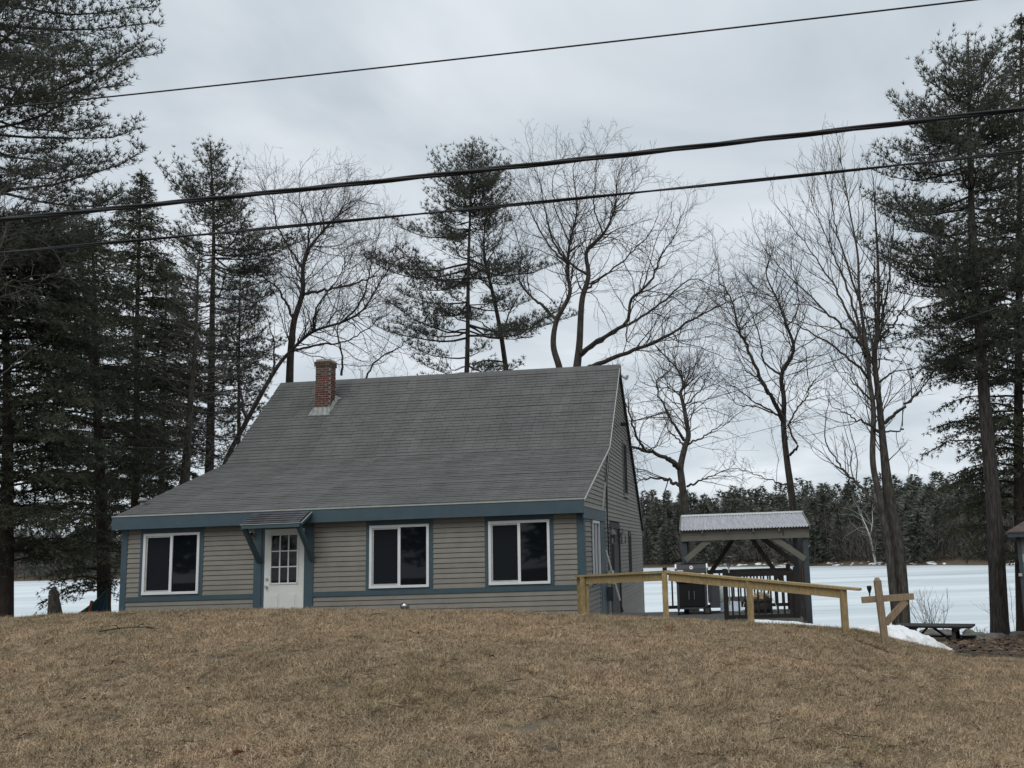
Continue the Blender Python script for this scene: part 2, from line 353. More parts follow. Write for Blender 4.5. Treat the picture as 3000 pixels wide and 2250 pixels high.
ra.data.foreach_set('vector', np.column_stack([np.arctan(gy) + rng.normal(0, .03, len(pts)), -np.arctan(gx) + rng.normal(0, .03, len(pts)), np.zeros(len(pts))]).astype(np.float32).ravel())
gme.materials.append(GM)
gob = link('dead_grass', gme); kind(gob, 'stuff', 'matted dead tan grass covering the humped front lawn')
ng = bpy.data.node_groups.new('grass_clumps', 'GeometryNodeTree')
ng.interface.new_socket('Geometry', in_out='INPUT', socket_type='NodeSocketGeometry'); ng.interface.new_socket('Geometry', in_out='OUTPUT', socket_type='NodeSocketGeometry')
gi = ng.nodes.new('NodeGroupInput'); go = ng.nodes.new('NodeGroupOutput'); jn = ng.nodes.new('GeometryNodeJoinGeometry')
for tl in tiles:
    oi = ng.nodes.new('GeometryNodeObjectInfo'); oi.inputs['Object'].default_value = tl; oi.inputs['As Instance'].default_value = True
    ng.links.new(oi.outputs['Geometry'], jn.inputs[0])
ip = ng.nodes.new('GeometryNodeInstanceOnPoints'); ip.inputs['Pick Instance'].default_value = True
m2p = ng.nodes.new('GeometryNodeMeshToPoints')
ri = ng.nodes.new('FunctionNodeRandomValue'); ri.data_type = 'INT'; ri.inputs['Min'].default_value = 0; ri.inputs['Max'].default_value = 3
na = ng.nodes.new('GeometryNodeInputNamedAttribute'); na.data_type = 'FLOAT_VECTOR'; na.inputs['Name'].default_value = 'rot'
rr = ng.nodes.new('FunctionNodeRandomValue'); rr.data_type = 'FLOAT'; rr.inputs['Max'].default_value = 6.283; rr.inputs['Seed'].default_value = 3
rs = ng.nodes.new('FunctionNodeRandomValue'); rs.data_type = 'FLOAT'; rs.inputs['Min'].default_value = .65; rs.inputs['Max'].default_value = 1.12; rs.inputs['Seed'].default_value = 5
def fo(n, ty):
    return [q for q in n.outputs if q.enabled][0]
ng.links.new(gi.outputs[0], m2p.inputs[0]); ng.links.new(m2p.outputs[0], ip.inputs['Points']); ng.links.new(jn.outputs[0], ip.inputs['Instance'])
ng.links.new(fo(ri, 0), ip.inputs['Instance Index']); ng.links.new(fo(na, 0), ip.inputs['Rotation']); ng.links.new(fo(rs, 0), ip.inputs['Scale'])
ro = ng.nodes.new('GeometryNodeRotateInstances'); cz = ng.nodes.new('ShaderNodeCombineXYZ'); ng.links.new(fo(rr, 0), cz.inputs[2])
ng.links.new(ip.outputs[0], ro.inputs[0]); ng.links.new(cz.outputs[0], ro.inputs['Rotation']); ng.links.new(ro.outputs[0], go.inputs[0])
mod = gob.modifiers.new('clumps', 'NODES'); mod.node_group = ng

# ------------------------------------------------------------------ house
TF = 0.10817; HB = np.array([-1.1416, 19.0538, 0.0])
HS = np.array([math.sin(TF), math.cos(TF), 0]); HR = np.array([math.cos(TF), -math.sin(TF), 0])
def hw(x, s, z): return HB + HR * x + HS * s + np.array([0, 0, z])
def to_h(p): d = np.asarray(p) - HB; return np.array([d @ HR, d @ HS, d[2]])
house = thing('house', 'grey-tan clapboard lake house with blue trim and a long grey shingle roof', 'house', HB, -TF)
XR, XL = .10, -10.40           # gable wall planes
EX0, EX1 = -10.508, .175       # roof ends
P0, P1, P2, P3 = (-.25, 2.585), (4.17, 4.167), (7.108, 6.947), (12.80, 2.20)
BOARD = .108
def rz(s):  # roof height over the gable wall
    return float(np.interp(s, [P0[0], P1[0], P2[0], P3[0]], [P0[1], P1[1], P2[1], P3[1]]))
prof = [(0, -.9), (0, 2.50), (4.17, 4.07), (7.108, 6.84), (12.72, 2.15), (12.72, -3.0)]
gabpoly = [(0, -.9), (0, 2.52), (4.17, 4.09), (7.108, 6.86), (12.72, 2.17), (12.72, -3.0)]
WINS = [('window', 8.542), ('window', 3.269), ('window', .614)]   # right edge u
WW, WZ0, WZ1 = 1.336, .849, 2.199
DU0, DU1, DZ0, DZ1 = 6.1035, 7.0175, .17, 2.20
fw = MB().box(XL, XR, .0, .12, -.9, 2.42).build('wall', M['sheath'], house)
rw = MB().prism(gabpoly, 0, XR - .12, XR).build('wall', M['sheath'], house)
lw = MB().prism(gabpoly, 0, XL, XL + .12).build('wall', M['siding'], house)
bw = MB().box(XL + .12, XR - .12, 12.60, 12.72, -3, 2.15).build('wall', M['siding'], house)
# one shared clapboard (unit length along x, butt at the bottom)
def board_mesh(axis):
    b = MB(); t, h = .032, BOARD + .02
    h = BOARD; pr = [(0, .011), (-t, .011), (-t * .82, h * .5), (-.016, h), (0, h)]
    if axis == 0: b.prism(pr, 0, 0, 1)                      # runs along x, face towards -y
    else: b.prism([(-q, w) for q, w in pr], 1, 0, 1)        # runs along y, face towards +x
    return b.mesh('clapboard', M['siding'])
CB0, CB1 = board_mesh(0), board_mesh(1)
def clap(parent, me, axis, a, b, fixed, z):
    o = link('clapboard', me, parent)
    if axis == 0: o.location = (a, fixed, z); o.scale = (b - a, 1, 1)
    else: o.location = (fixed, a, z); o.scale = (1, b - a, 1)
    return o
def minus(iv, cuts):
    for c0, c1 in cuts:
        out = []
        for a, b in iv:
            if c1 <= a or c0 >= b: out.append((a, b)); continue
            if c0 > a: out.append((a, c0))
            if c1 < b: out.append((c1, b))
        iv = out
    return [q for q in iv if q[1] - q[0] > .04]
BAND0, BAND1 = .702, .800
z = BAND1 - .006
rows = []
while z < 2.38: rows.append(z); z += BOARD
z = BAND0 - BOARD
while z > -.45: rows.append(z); z -= BOARD
for z in rows:
    zc = z + BOARD / 2; cuts = [(-DU1 - .24, -DU0 + .22)]
    for _, u in WINS:
        if zc > WZ0 - .06: cuts.append((-u - WW - .085, -u + .085))
    for a, b in minus([(XL + .13, -.02)], cuts):
        if b - a > 3.0:
            c = random.uniform(a + .8, b - .8); clap(fw, CB0, 0, a, c - .0015, 0, z); clap(fw, CB0, 0, c + .0015, b, 0, z)
        else: clap(fw, CB0, 0, a, b, 0, z)
# side wall boards
z = -1.0; k = 0
while z < 6.75:
    zc = z + BOARD / 2
    # interval under the roof
    s0 = 0.02 if zc < 2.50 else (float(np.interp(zc, [2.52, 4.09], [0.0, 4.17])) if zc < 4.09 else float(np.interp(zc, [4.09, 6.86], [4.17, 7.108])))
    s1 = 12.62 if zc < 2.15 else float(np.interp(zc, [2.17, 6.86], [12.72, 7.108]))
    cuts = []
    if zc < 2.47: cuts += [(-.1, .16)]
    if 2.20 < zc < 2.46: cuts += [(-.1, 3.15)]
    if zc < 2.25: cuts += [(2.15, 3.22)]
    if .70 < zc < 2.22: cuts += [(.98, 2.2)]
    if zc < 2.22: cuts += [(4.12, 6.2)]
    if .70 < zc < 1.98: cuts += [(8.3, 9.02)]
    if 3.02 < zc < 4.76: cuts += [(7.48, 8.46)]
    for a, b in minus([(s0, s1)], cuts):
        if b - a > 5.0:
            c = random.uniform(a + 1.2, b - 1.2); clap(rw, CB1, 1, a, c - .0015, XR, z); clap(rw, CB1, 1, c + .0015, b, XR, z)
        else: clap(rw, CB1, 1, a, b, XR, z)
    z += BOARD
def part(name, mb, m, parent=house, smooth=False): return mb.build(name, M[m], parent, smooth)
# trim
part('fascia', MB().box(EX0, EX1 - .003, -.27, -.235, 2.305, 2.585), 'blue')
part('soffit', MB().box(EX0 + .01, EX1 - .01, -.234, .001, 2.315, 2.345), 'blue')
part('side_fascia', MB().box(EX1 - .03, EX1 - .002, -.233, 3.12, 2.19, 2.44), 'blue')
part('drip_edge', MB().box(EX0 - .005, EX1 + .005, -.283, -.24, 2.587, 2.612), 'drip')
part('drip_edge', MB().beam((EX1 - .01, -.2, 2.452), (EX1 - .01, 3.12, 2.452), .05, .018), 'drip')
part('corner_board', MB().box(XL - .02, XL + .125, -.034, .0, -.8, 2.31), 'blue')
part('corner_board', MB().box(-.03, XR + .028, -.034, .0, -.8, 2.31), 'blue')
part('corner_board', MB().box(XR, XR + .030, .001, .16, -.8, 2.19), 'blue')
part('corner_board', MB().box(XR, XR + .034, 2.42, 3.20, -1.0, 2.188), 'blue')
part('corner_board', MB().box(XR, XR + .028, 2.16, 2.40, -1.0, 2.188), 'blue')
part('corner_board', MB().box(XR, XR + .028, 12.60, 12.73, -3, 2.1), 'taupe')
part('belt_band', MB().box(XL + .125, -DU1 - .245, -.042, -.0, BAND0, BAND1), 'blue')
part('belt_band', MB().box(-DU0 + .222, -.032, -.042, -.0, BAND0, BAND1), 'blue')
part('belt_band', MB().box(XR, XR + .026, .161, 2.158, BAND0 - .12, BAND0 + .0), 'blue')
# old gable trim strip, rake edges
part('gable_strip', MB().beam((XR + .045, 2.75, 2.47), (XR + .045, 4.13, 3.98), .03, .05, up=(1, 0, 0)), 'drip')
def beamp(p, q, x0, x1, th, zoff=0):
    (s0, z0), (s1, z1) = p, q; d = np.array([s1 - s0, z1 - z0]); d /= np.linalg.norm(d); nrm = np.array([-d[1], d[0]])
    pts4 = [(s0, z0 + zoff), (s1, z1 + zoff), (s1 - nrm[0] * th, z1 + zoff - nrm[1] * th), (s0 - nrm[0] * th, z0 + zoff - nrm[1] * th)]
    return MB().prism(pts4, 0, x0, x1)
for p, q in ((P0, P1), (P1, P2)):
    part('rake_trim', beamp(p, q, EX1 + .002, EX1 + .022, .045, .004), 'drip')
    part('rake_soffit', beamp(p, q, XR + .024, EX1, .075, -.022), 'taupe')
part('rake_board', beamp(P2, P3, XR + .002, EX1 + .012, .17, .0), 'rake')
part('rake_trim', beamp((P2[0] - .35, P2[1] - .33), P2, EX1 + .003, EX1 + .03, .17, .002), 'rake')
# roof: sheathing + shingle rows
roof = MB()
for p, q in ((P0, P1), (P1, P2), (P2, P3)):
    roof.v and None
    b = beamp(p, q, EX0, EX1, .06, -.006); roof.add(b.v, b.f)
roof = roof.build('roof', M['shingle'], house)
def row_mesh(seed, length, expo, th=.025, gap=.011):
    g_ = random.Random(seed); b = MB(); x = -g_.random() * .3; vs = []; fs = []
    while x < length:
        a = max(0, x); e = min(length, x + .305); x += .305
        if e - a < .02: continue
        e2 = e - .006; t = th + g_.random() * .006; yj = g_.uniform(-.005, .005)
        b.add([(a, yj, t), (e2, yj + g_.uniform(-.002, .002), t), (e2, expo + .02, .003), (a, expo + .02, .003), (a, yj, gap), (e2, yj, gap)], [(0, 1, 2, 3), (4, 5, 1, 0), (1, 5, 2), (4, 0, 3)])
    return b.mesh('shingle_row', M['shingle'])
LEN = EX1 - EX0
ROWS = [row_mesh(k, LEN, .14, .014, .003) for k in range(5)]; LOWS = [row_mesh(10 + k, LEN, .14, .010, .0) for k in range(5)]
def shingle(p, q, n, ROWS):
    d = np.array([q[0] - p[0], q[1] - p[1]]); Ls = np.linalg.norm(d); ang = math.atan2(d[1], d[0])
    for i in range(n):
        c = np.array(p) + d * (i / n); o = link('shingle_row', ROWS[random.randrange(5)], roof)
        o.location = (EX0, c[0], c[1] + .002 + .003 * math.sin(i * 1.7)); o.rotation_euler = (ang, random.uniform(-.0004, .0004), 0)
shingle(P0, P1, 33, LOWS); shingle(P1, P2, 29, ROWS)
part('ridge_cap', MB().prism([(P2[0] - .14, P2[1] - .115), (P2[0], P2[1] + .022), (P2[0] + .14, P2[1] - .10), (P2[0], P2[1] - .01)], 0, EX0, EX1 + .02), 'shingle')
# windows
def slider(parent_x, z0, z1, w, right=False):
    """sliding window, local x from 0..w on the front wall"""
    x = parent_x
    fr = MB(); t = .055
    fr.box(x, x + w, -.062, .0, z1 - t, z1).box(x, x + w, -.068, .0, z0, z0 + t).box(x, x + t, -.062, .0, z0 + t, z1 - t).box(x + w - t, x + w, -.062, .0, z0 + t, z1 - t)
    o = part('window', fr, 'white')
    mid = x + w / 2
    part('meeting_stile', MB().box(mid - .03, mid + .03, -.055, -.004, z0 + t, z1 - t), 'white', o)
    s = MB(); a, b_, c, d = x + t, mid - .03, z0 + t, z1 - t
    s.box(a, a + .035, -.040, -.008, c, d).box(a + .035, b_, -.040, -.008, d - .035, d).box(a + .035, b_, -.040, -.008, c, c + .035)
    part('screen_frame', s, 'galv', o)
    part('screen_or_matte_pane', MB().box(a + .035, b_, -.022, -.014, c + .035, d - .035), 'screenpane', o)
    part('pane', MB().box(mid + .03, x + w - t, -.030, -.014, z0 + t, z1 - t), 'glass', o)
    return o
for _, u in WINS:
    x = -u - WW
    slider(x, WZ0, WZ1, WW)
    cs = MB().box(x - .085, x - .001, -.036, 0, BAND1 + .001, 2.31).box(x + WW + .001, x + WW + .085, -.036, 0, BAND1 + .001, 2.31).box(x - .001, x + WW + .001, -.036, 0, WZ1 + .001, 2.31).box(x - .001, x + WW + .001, -.036, 0, BAND1 + .001, WZ0 - .001)
    part('casing', cs, 'blue')
# side windows
def side_window(s0, s1, z0, z1, m='white', inset=True, name='window'):
    fr = MB(); t = .06
    fr.box(XR, XR + .06, s0, s0 + t, z0, z1).box(XR, XR + .06, s1 - t, s1, z0, z1).box(XR, XR + .06, s0 + t, s1 - t, z1 - t, z1).box(XR, XR + .065, s0 + t, s1 - t, z0, z0 + t)
    o = part(name, fr, m)
    mid = (s0 + s1) / 2
    part('meeting_stile', MB().box(XR, XR + .05, mid - .035, mid + .035, z0 + t, z1 - t), m, o)
    part('pane', MB().box(XR, XR + .02, s0 + t, mid - .035, z0 + t, z1 - t), 'glass', o); part('pane', MB().box(XR, XR + .02, mid + .035, s1 - t, z0 + t, z1 - t), 'glass', o)
    return o
side_window(1.08, 2.12, .79, 2.18)
part('casing', MB().box(XR, XR + .034, .99, 1.078, .70, 2.188), 'blue')
o = part('window', MB().box(XR, XR + .05, 7.50, 8.44, 3.06, 4.74), 'taupe'); part('screen_or_matte_pane', MB().box(XR + .051, XR + .058, 7.62, 7.98, 3.16, 4.64), 'screenpane', o); part('screen_or_matte_pane', MB().box(XR + .051, XR + .058, 8.03, 8.34, 3.16, 4.64), 'screenpane', o); part('sill', MB().box(XR + .02, XR + .11, 7.44, 8.50, 3.02, 3.06), 'drip', o)  # these are panes, made matte like screens so no bright sky mirrors
o = part('window', MB().box(XR, XR + .045, 8.32, 9.0, .72, 1.96), 'rake'); part('pane', MB().box(XR + .046, XR + .052, 8.42, 8.9, .8, 1.88), 'screenpane', o)
# side door
o = part('side_door', MB().box(XR - .02, XR + .012, 4.24, 6.06, -.6, 2.04), 'dark'); part('pane', MB().box(XR + .013, XR + .018, 4.4, 5.0, .9, 1.9), 'screenpane', o)
part('door_casing', MB().box(XR, XR + .04, 4.12, 6.20, 2.05, 2.20).box(XR, XR + .04, 4.12, 4.24, -.6, 2.05).box(XR, XR + .04, 6.06, 6.20, -.6, 2.05), 'rake')
# front door
dx0, dx1 = -DU1, -DU0; zt = DZ1
door = MB()
gx0, gx1, gz0, gz1 = -6.86, -6.265, 1.03, 2.06
door.box(dx0, gx0, -.03, .0, DZ0, zt).box(gx1, dx1, -.03, .0, DZ0, zt).box(gx0, gx1, -.03, .0, gz1, zt).box(gx0, gx1, -.03, .0, DZ0, gz0)
door = part('front_door', door, 'doorw')
mf = MB(); t = .035
mf.box(gx0 - .02, gx1 + .02, -.045, -.031, gz1, gz1 + t).box(gx0 - .02, gx1 + .02, -.045, -.031, gz0 - t, gz0).box(gx0 - .035, gx0, -.045, -.031, gz0 - t, gz1 + t).box(gx1, gx1 + .035, -.045, -.031, gz0 - t, gz1 + t)
part('glazing_frame', mf, 'doorw', door)
gw, gh, bar = (gx1 - gx0), (gz1 - gz0), .026
mm = MB()
for i in (1, 2):
    mm.box(gx0 + gw * i / 3 - bar / 2, gx0 + gw * i / 3 + bar / 2, -.04, -.012, gz0, gz1)
for i in (1, 2):
    for j in range(3):
        mm.box(gx0 + gw * j / 3 + bar / 2 * (j > 0), gx0 + gw * (j + 1) / 3 - bar / 2 * (j < 2), -.039, -.012, gz0 + gh * i / 3 - bar / 2, gz0 + gh * i / 3 + bar / 2)
part('muntin', mm, 'doorw', door)
for i in range(3):
    for j in range(3):
        part('pane', MB().box(gx0 + gw * i / 3 + .012, gx0 + gw * (i + 1) / 3 - .012, -.02, -.012, gz0 + gh * j / 3 + .012, gz0 + gh * (j + 1) / 3 - .012), 'glass', door)
for cx_ in (-6.76, -6.37):
    a, b_ = cx_ - .1, cx_ + .1
    part('door_panel', MB().box(a, b_, -.036, -.031, .36, .80).box(a + .03, b_ - .03, -.044, -.0365, .39, .77), 'doorw', door)
part('deadbolt', MB().cyl((-6.955, -.031, 1.12), (-6.955, -.06, 1.12), .03), 'galv', door)
part('knob', MB().cyl((-6.955, -.031, .955), (-6.955, -.05, .955), .03).cyl((-6.955, -.05, .955), (-6.955, -.1, .955), .026, .03), 'galv', door)
part('door_casing', MB().box(-DU1 - .24, -DU1 - .065, -.05, 0, -.3, 2.31), 'blue'); part('door_casing', MB().box(-DU0 + .03, -DU0 + .22, -.05, 0, -.3, 2.31), 'blue')
part('door_jamb', MB().box(-DU1 - .064, -DU1 - .002, -.035, 0, -.3, 2.31).box(-DU0 + .002, -DU0 + .029, -.035, 0, -.3, 2.31).box(-DU1 - .002, -DU0 + .002, -.035, 0, zt + .002, 2.31), 'blue')
# canopy over the front door
ca0, ca1 = -7.16, -5.85
A, B_ = (-.272, 2.535), (-.76, 2.285)
cn = part('door_canopy', beamp(B_, A, ca0, ca1, .03, -.0), 'blue')
part('fascia', MB().box(ca0, ca1, B_[0] - .012, B_[0] + .012, B_[1] - .075, B_[1] - .012), 'blue', cn)
part('rake_board', beamp(B_, A, ca1 + .001, ca1 + .022, .075, .008), 'blue', cn); part('rake_board', beamp(B_, A, ca0 - .022, ca0 - .001, .075, .008), 'blue', cn)
part('drip_edge', MB().box(ca0 - .02, ca1 + .02, B_[0] - .022, B_[0] + .01, B_[1] + .004, B_[1] + .018), 'drip', cn)
part('drip_edge', beamp(B_, A, ca1 + .0225, ca1 + .034, .02, .014), 'drip', cn)
RC = row_mesh(50, ca1 - ca0, .11); RC.materials[0] = M['shingled']
dd = np.array([A[0] - B_[0], A[1] - B_[1]]); an = math.atan2(dd[1], dd[0])
for i in range(5):
    c = np.array(B_) + dd * (i / 5); o = link('shingle_row', RC, cn); o.location = (ca0, c[0] - .008, c[1] + .014); o.rotation_euler = (an, 0, 0)
for xb in (-7.125, -5.90):
    part('bracket', MB().beam((xb, -.70, 2.22), (xb, -.055, 1.50), .085, .085, up=(1, 0, 0)), 'blue', cn)
# chimney of single bricks
cx0, cx1, cy0, cy1 = -8.76, -8.335, 5.86, 6.30
ch = part('chimney', MB().box(cx0 + .005, cx1 - .005, cy0 + .005, cy1 - .005, 5.3, 7.36), 'mortar')
BR = {}
def brick(x0, x1, y0, y1, z0, h=.054, m='brick'):
    k = (round(x1 - x0, 3), round(y1 - y0, 3), m, h)
    if k not in BR: BR[k] = MB().box(0, x1 - x0, 0, y1 - y0, 0, h).mesh('brick', M[m])
    o = link('brick', BR[k], ch); o.location = (x0 + random.uniform(-.003, .003), y0 + random.uniform(-.004, .002), z0)
g_ = .013; zc = 5.66; i = 0
while zc < 7.14:
    old = 'brickold' if zc > 6.95 or zc < 5.5 else 'brick'
    sp_ = [(0, .2), (.211, .411)] if i % 2 == 0 else [(0, .095), (.106, .306), (.317, .425)]
    for a, b_ in sp_:
        brick(cx0 + a, min(cx0 + b_, cx1), cy0, cy0 + .095, zc, m=old if random.random() < .8 else 'brickold')
    for a in (.106, .262):
        brick(cx1 - .095, cx1, cy0 + a + .03 * (i % 2), cy0 + a + .145 + .03 * (i % 2), zc, m=old); brick(cx0, cx0 + .095, cy0 + a + .03 * (i % 2), cy0 + a + .145 + .03 * (i % 2), zc, m=old)
    zc += .068; i += 1
for lv, ex in ((0, .028), (1, .03)):
    z0 = zc + lv * .066
    for a in np.linspace(0, cx1 - cx0 + 2 * ex, 4)[:-1]:
        w_ = (cx1 - cx0 + 2 * ex) / 3 - .008
        brick(cx0 - ex + a, cx0 - ex + a + w_, cy0 - ex, cy0 + .08, z0, .06, 'brickold')
    for a in (.09, .22, .35):
        brick(cx1 - .07, cx1 + ex, cy0 - ex + a, cy0 - ex + a + .122, z0, .06, 'brickold'); brick(cx0 - ex, cx0 + .07, cy0 - ex + a, cy0 - ex + a + .122, z0, .06, 'brickold')
part('mortar_crown', MB().add([(cx0 - .02, cy0 - .02, zc + .132), (cx1 + .02, cy0 - .02, zc + .132), (cx1 + .02, cy1 + .02, zc + .132), (cx0 - .02, cy1 + .02, zc + .132), (cx0 + .11, cy0 + .11, zc + .21), (cx1 - .11, cy0 + .11, zc + .21), (cx1 - .11, cy1 - .11, zc + .21), (cx0 + .11, cy1 - .11, zc + .21)], [(0, 1, 5, 4), (1, 2, 6, 5), (2, 3, 7, 6), (3, 0, 4, 7), (4, 5, 6, 7)]), 'brickold', ch)
def rp(s): return float(np.interp(s, [P1[0], P2[0]], [P1[1], P2[1]]))
fl = MB(); n_ = 9
fv = []
for q in range(n_):
    f_ = q / (n_ - 1); xx = cx0 - .05 + (cx1 - cx0 + .1) * f_; xo = cx0 - .15 + (cx1 - cx0 + .24) * f_; wv = .012 * (q % 2)
    fv += [(xx, cy0 - .012 - wv * .6, rp(cy0) + .14 + wv), (xo, cy0 - .15 + wv, rp(cy0 - .15) + .026 + wv)]
fl.add(fv, [(2 * q, 2 * q + 1, 2 * q + 3, 2 * q + 2) for q in range(n_ - 1)])
fv = []
for q in range(n_):
    f_ = q / (n_ - 1); yy = cy0 - .03 + (cy1 - cy0 + .1) * f_; wv = .014 * (q % 2)
    fv += [(cx1 + .012 + wv, yy, rp(yy) + .19 - .05 * (q % 3)), (cx1 + .10 + wv - .03 * (q % 2), yy - .05, rp(yy - .05) + .028 + wv)]
fl.add(fv, [(2 * q, 2 * q + 1, 2 * q + 3, 2 * q + 2) for q in range(n_ - 1)])
fl.add([(cx1 + .02, cy1 + .05, rp(cy1) + .1), (cx1 + .2, cy1 + .04, rp(cy1) + .06), (cx1 + .03, cy1 - .08, rp(cy1 - .08) + .04)], [(0, 1, 2)])
flo = part('flashing', fl, 'lead', ch); sm = flo.modifiers.new('thickness', 'SOLIDIFY'); sm.thickness = .006
# vents
part('plumbing_vent', MB().cyl((-7.93, 7.25, 6.6), (-7.93, 7.25, 7.27), .045), 'white')
part('roof_vent', MB().cyl((-10.36, .55, 2.84), (-10.36, .55, 2.98), .055).lathe([(.10, 0), (.11, .03), (.08, .075), (.02, .09)], (-10.36, .55, 2.97)), 'lead', house, True)
part('dryer_vent', MB().cyl((-3.80, -.01, .46), (-3.80, -.13, .46), .075, n=18, cap=False).cyl((-3.80, -.13, .46), (-3.80, -.012, .46), .062, n=18), 'steel', house, True)

# ------------------------------------------------------------------ deck and railings (house frame)
deck = thing('deck', 'grey plank deck beside the tan gable wall under the grill', 'deck', HB, -TF)
DX0, DX1, DS0, DS1 = XR + .06, 4.62, .05, 2.62
for k in range(18):
    a = DS0 + (DS1 - DS0) * k / 18
    MB().box(DX0, DX1, a, a + (DS1 - DS0) / 18 - .006, -.03, .0).build('deck_board', M['deck'], deck)
MB().box(DX0, DX1, DS0 - .032, DS0 - .004, -.28, -.002).build('rim_board', M['deck'], deck)
MB().box(DX0, DX1, DS1 + .002, DS1 + .03, -.28, -.002).build('rim_board', M['deck'], deck)
for x in (.4, 1.8, 3.2, 4.5):
    for s in (.2, 1.4, 2.5): MB().box(x - .05, x + .05, s - .05, s + .05, -2.2, -.032).build('deck_post', M['drail'], deck)
def railing(label, a, b, z0, z1, n, post_a=True, post_b=True, step=None):
    a = np.array(a, float); b = np.array(b, float); d = b - a; L_ = np.linalg.norm(d); d /= L_
    t = thing('deck_railing', label, 'railing', HB, -TF, 'dark stained railings round the deck')
    P_ = lambda u, z: (a[0] + d[0] * u, a[1] + d[1] * u, z)
    for on, u in ((post_a, 0), (post_b, L_)):
        if on: MB().beam(P_(u, -.0), P_(u, z1 + .11), .10, .10, up=(d[0], d[1], 0)).build('post', M['drail'], t)
    MB().beam(P_(.05, z1 - .02), P_(L_ - .05, z1 - .02), .045, .085).build('top_rail', M['drail'], t)
    MB().beam(P_(.05, z0 + .05), P_(L_ - .05, z0 + .05), .045, .075).build('bottom_rail', M['drail'], t)
    for k in range(n):
        u = L_ * (k + 1) / (n + 1)
        MB().beam(P_(u, z0 + .02), P_(u, z1 - .03), .038, .038, up=(d[0], d[1], 0)).build('baluster', M['drail'], t)
fpl = to_h(atz(2130, 1807, 0)); fpr = to_h(atz(2300, 1813, 0))
bkl = to_h(at(1952, 1785, 21.4)); bkr = to_h(at(2253, 1785, 21.3))
railing('dark railing along the front deck edge, nearest the lawn', (fpl[0], .12), (4.52, .12), 0, .93, 10)
railing('dark railing along the lake side of the deck, behind the grill', (bkl[0], 2.52), (4.52, 2.52), .06, .93, 17)
railing('short dark railing closing the deck end by the shelter', (4.52, .22), (4.52, 2.42), .0, .93, 16, False, False)
# ------------------------------------------------------------------ new ramp railing on the lawn edge
ramp = thing('ramp_railing', 'yellowish new lumber ramp railing with sloping cap board', 'railing', at(1940, 1800, 15.5))
ro = np.array(ramp.location)
c0, c1, c2 = at(1690, 1688, 17.2), at(1955, 1674, 15.4), at(2520, 1727, 13.6)
def rbeam(a, b, w, h, name, m='pt', up=(0, 0, 1)): return MB().beam(np.array(a) - ro, np.array(b) - ro, w, h, up=up).build(name, M[m], ramp)
rbeam(c0, c1, .15, .035, 'cap_board'); rbeam(c1 + (c1 - c0) * -.012 + np.array([0, 0, -.004]), c2, .15, .035, 'cap_board')
dn = np.array([0, 0, -.088])
e1 = (c1 - c0) / np.linalg.norm(c1 - c0); e2 = (c2 - c1) / np.linalg.norm(c2 - c1)
rbeam(c0 + e1 * .28 + dn, c1 - e1 * .12 + dn, .04, .135, 'side_rail'); rbeam(c1 + e2 * .03 + dn, c2 - e2 * .28 + dn, .04, .135, 'side_rail')
def rpost(p, px_b=None):
    z0 = tz(p[0], p[1]) - .25
    b = np.array([p[0], p[1], z0]); tp = np.array([p[0], p[1], p[2] - .02])
    return rbeam(b, tp, .095, .095, 'post', up=(0, 1, 0))
rpost(c0 + e1 * .06 + np.array([0, .12, 0])); rpost(c0 + e1 * .17 + np.array([0, -.06, 0])); rpost(c0 + e1 * .27 + np.array([0, .05, 0]))
rpost(c1 + np.array([-.05, -.01, 0])); rpost(c1 + e2 * np.linalg.norm(c2 - c1) * .455 + np.array([0, .0, 0])); rpost(c2 - e2 * .27)
# ------------------------------------------------------------------ roofed shelter (pergola)
pg_o = at(2008, 1790, 21.0); pg_o[2] = 0
PA = .085
shel = thing('shelter', 'open post shelter with corrugated metal roof behind the deck', 'shelter', pg_o, -PA)
_pr, _ps = np.array([math.cos(PA), -math.sin(PA), 0]), np.array([math.sin(PA), math.cos(PA), 0])
def pl(p): d = np.asarray(p) - pg_o; return np.array([d @ _pr, d @ _ps, d[2]])
bl, br = pl(at(1996, 1566, 20.9)), pl(at(2370, 1563, 20.7))
zb = (bl[2] + br[2]) / 2; X0, X1 = bl[0], br[0]; D = 2.5
def sp(name, mb, m): return mb.build(name, M[m], shel)
for x, y, zb_ in ((.03, .02, 0), (X1 - .09, .02, -1.4), (.03, D, -2.0), (X1 - .09, D, -2.0)):
    sp('post', MB().box(x - .06, x + .06, y - .06, y + .06, zb_, zb - .13), 'bluegrey')
sp('beam', MB().box(X0, X1, -.10, -.062, zb - .125, zb + .008), 'taupe'); sp('beam', MB().box(X0 + .004, X1 - .004, -.094, -.062, zb + .012, zb + .15), 'taupe')
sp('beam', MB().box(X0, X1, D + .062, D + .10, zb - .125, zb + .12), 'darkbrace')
sp('side_beam', MB().box(X0 + .01, X0 + .05, -.061, D + .061, zb - .1, zb + .10), 'taupe'); sp('side_beam', MB().box(X1 - .05, X1 - .01, -.061, D + .061, zb - .1, zb + .10), 'taupe')
zr = float(pl(at(2170, 1507, 22.15))[2]); ez = zb + .13
nw = 44; wv = []; nseg = nw * 6
for q in range(nseg + 1):
    x = X0 - .02 + (X1 - X0 + .05) * q / nseg; zo = .012 * math.sin(2 * math.pi * q / 6)
    wv += [(x, -.20, ez + zo), (x, D / 2, zr + zo), (x, D / 2, zr + zo), (x, D + .2, ez + zo)]
cs_ = MB(); cs_.add(wv, [(4 * q, 4 * q + 4, 4 * q + 5, 4 * q + 1) for q in range(nseg)] + [(4 * q + 2, 4 * q + 6, 4 * q + 7, 4 * q + 3) for q in range(nseg)])
co = sp('roof_sheet', cs_, 'corr'); sm = co.modifiers.new('thickness', 'SOLIDIFY'); sm.thickness = .004
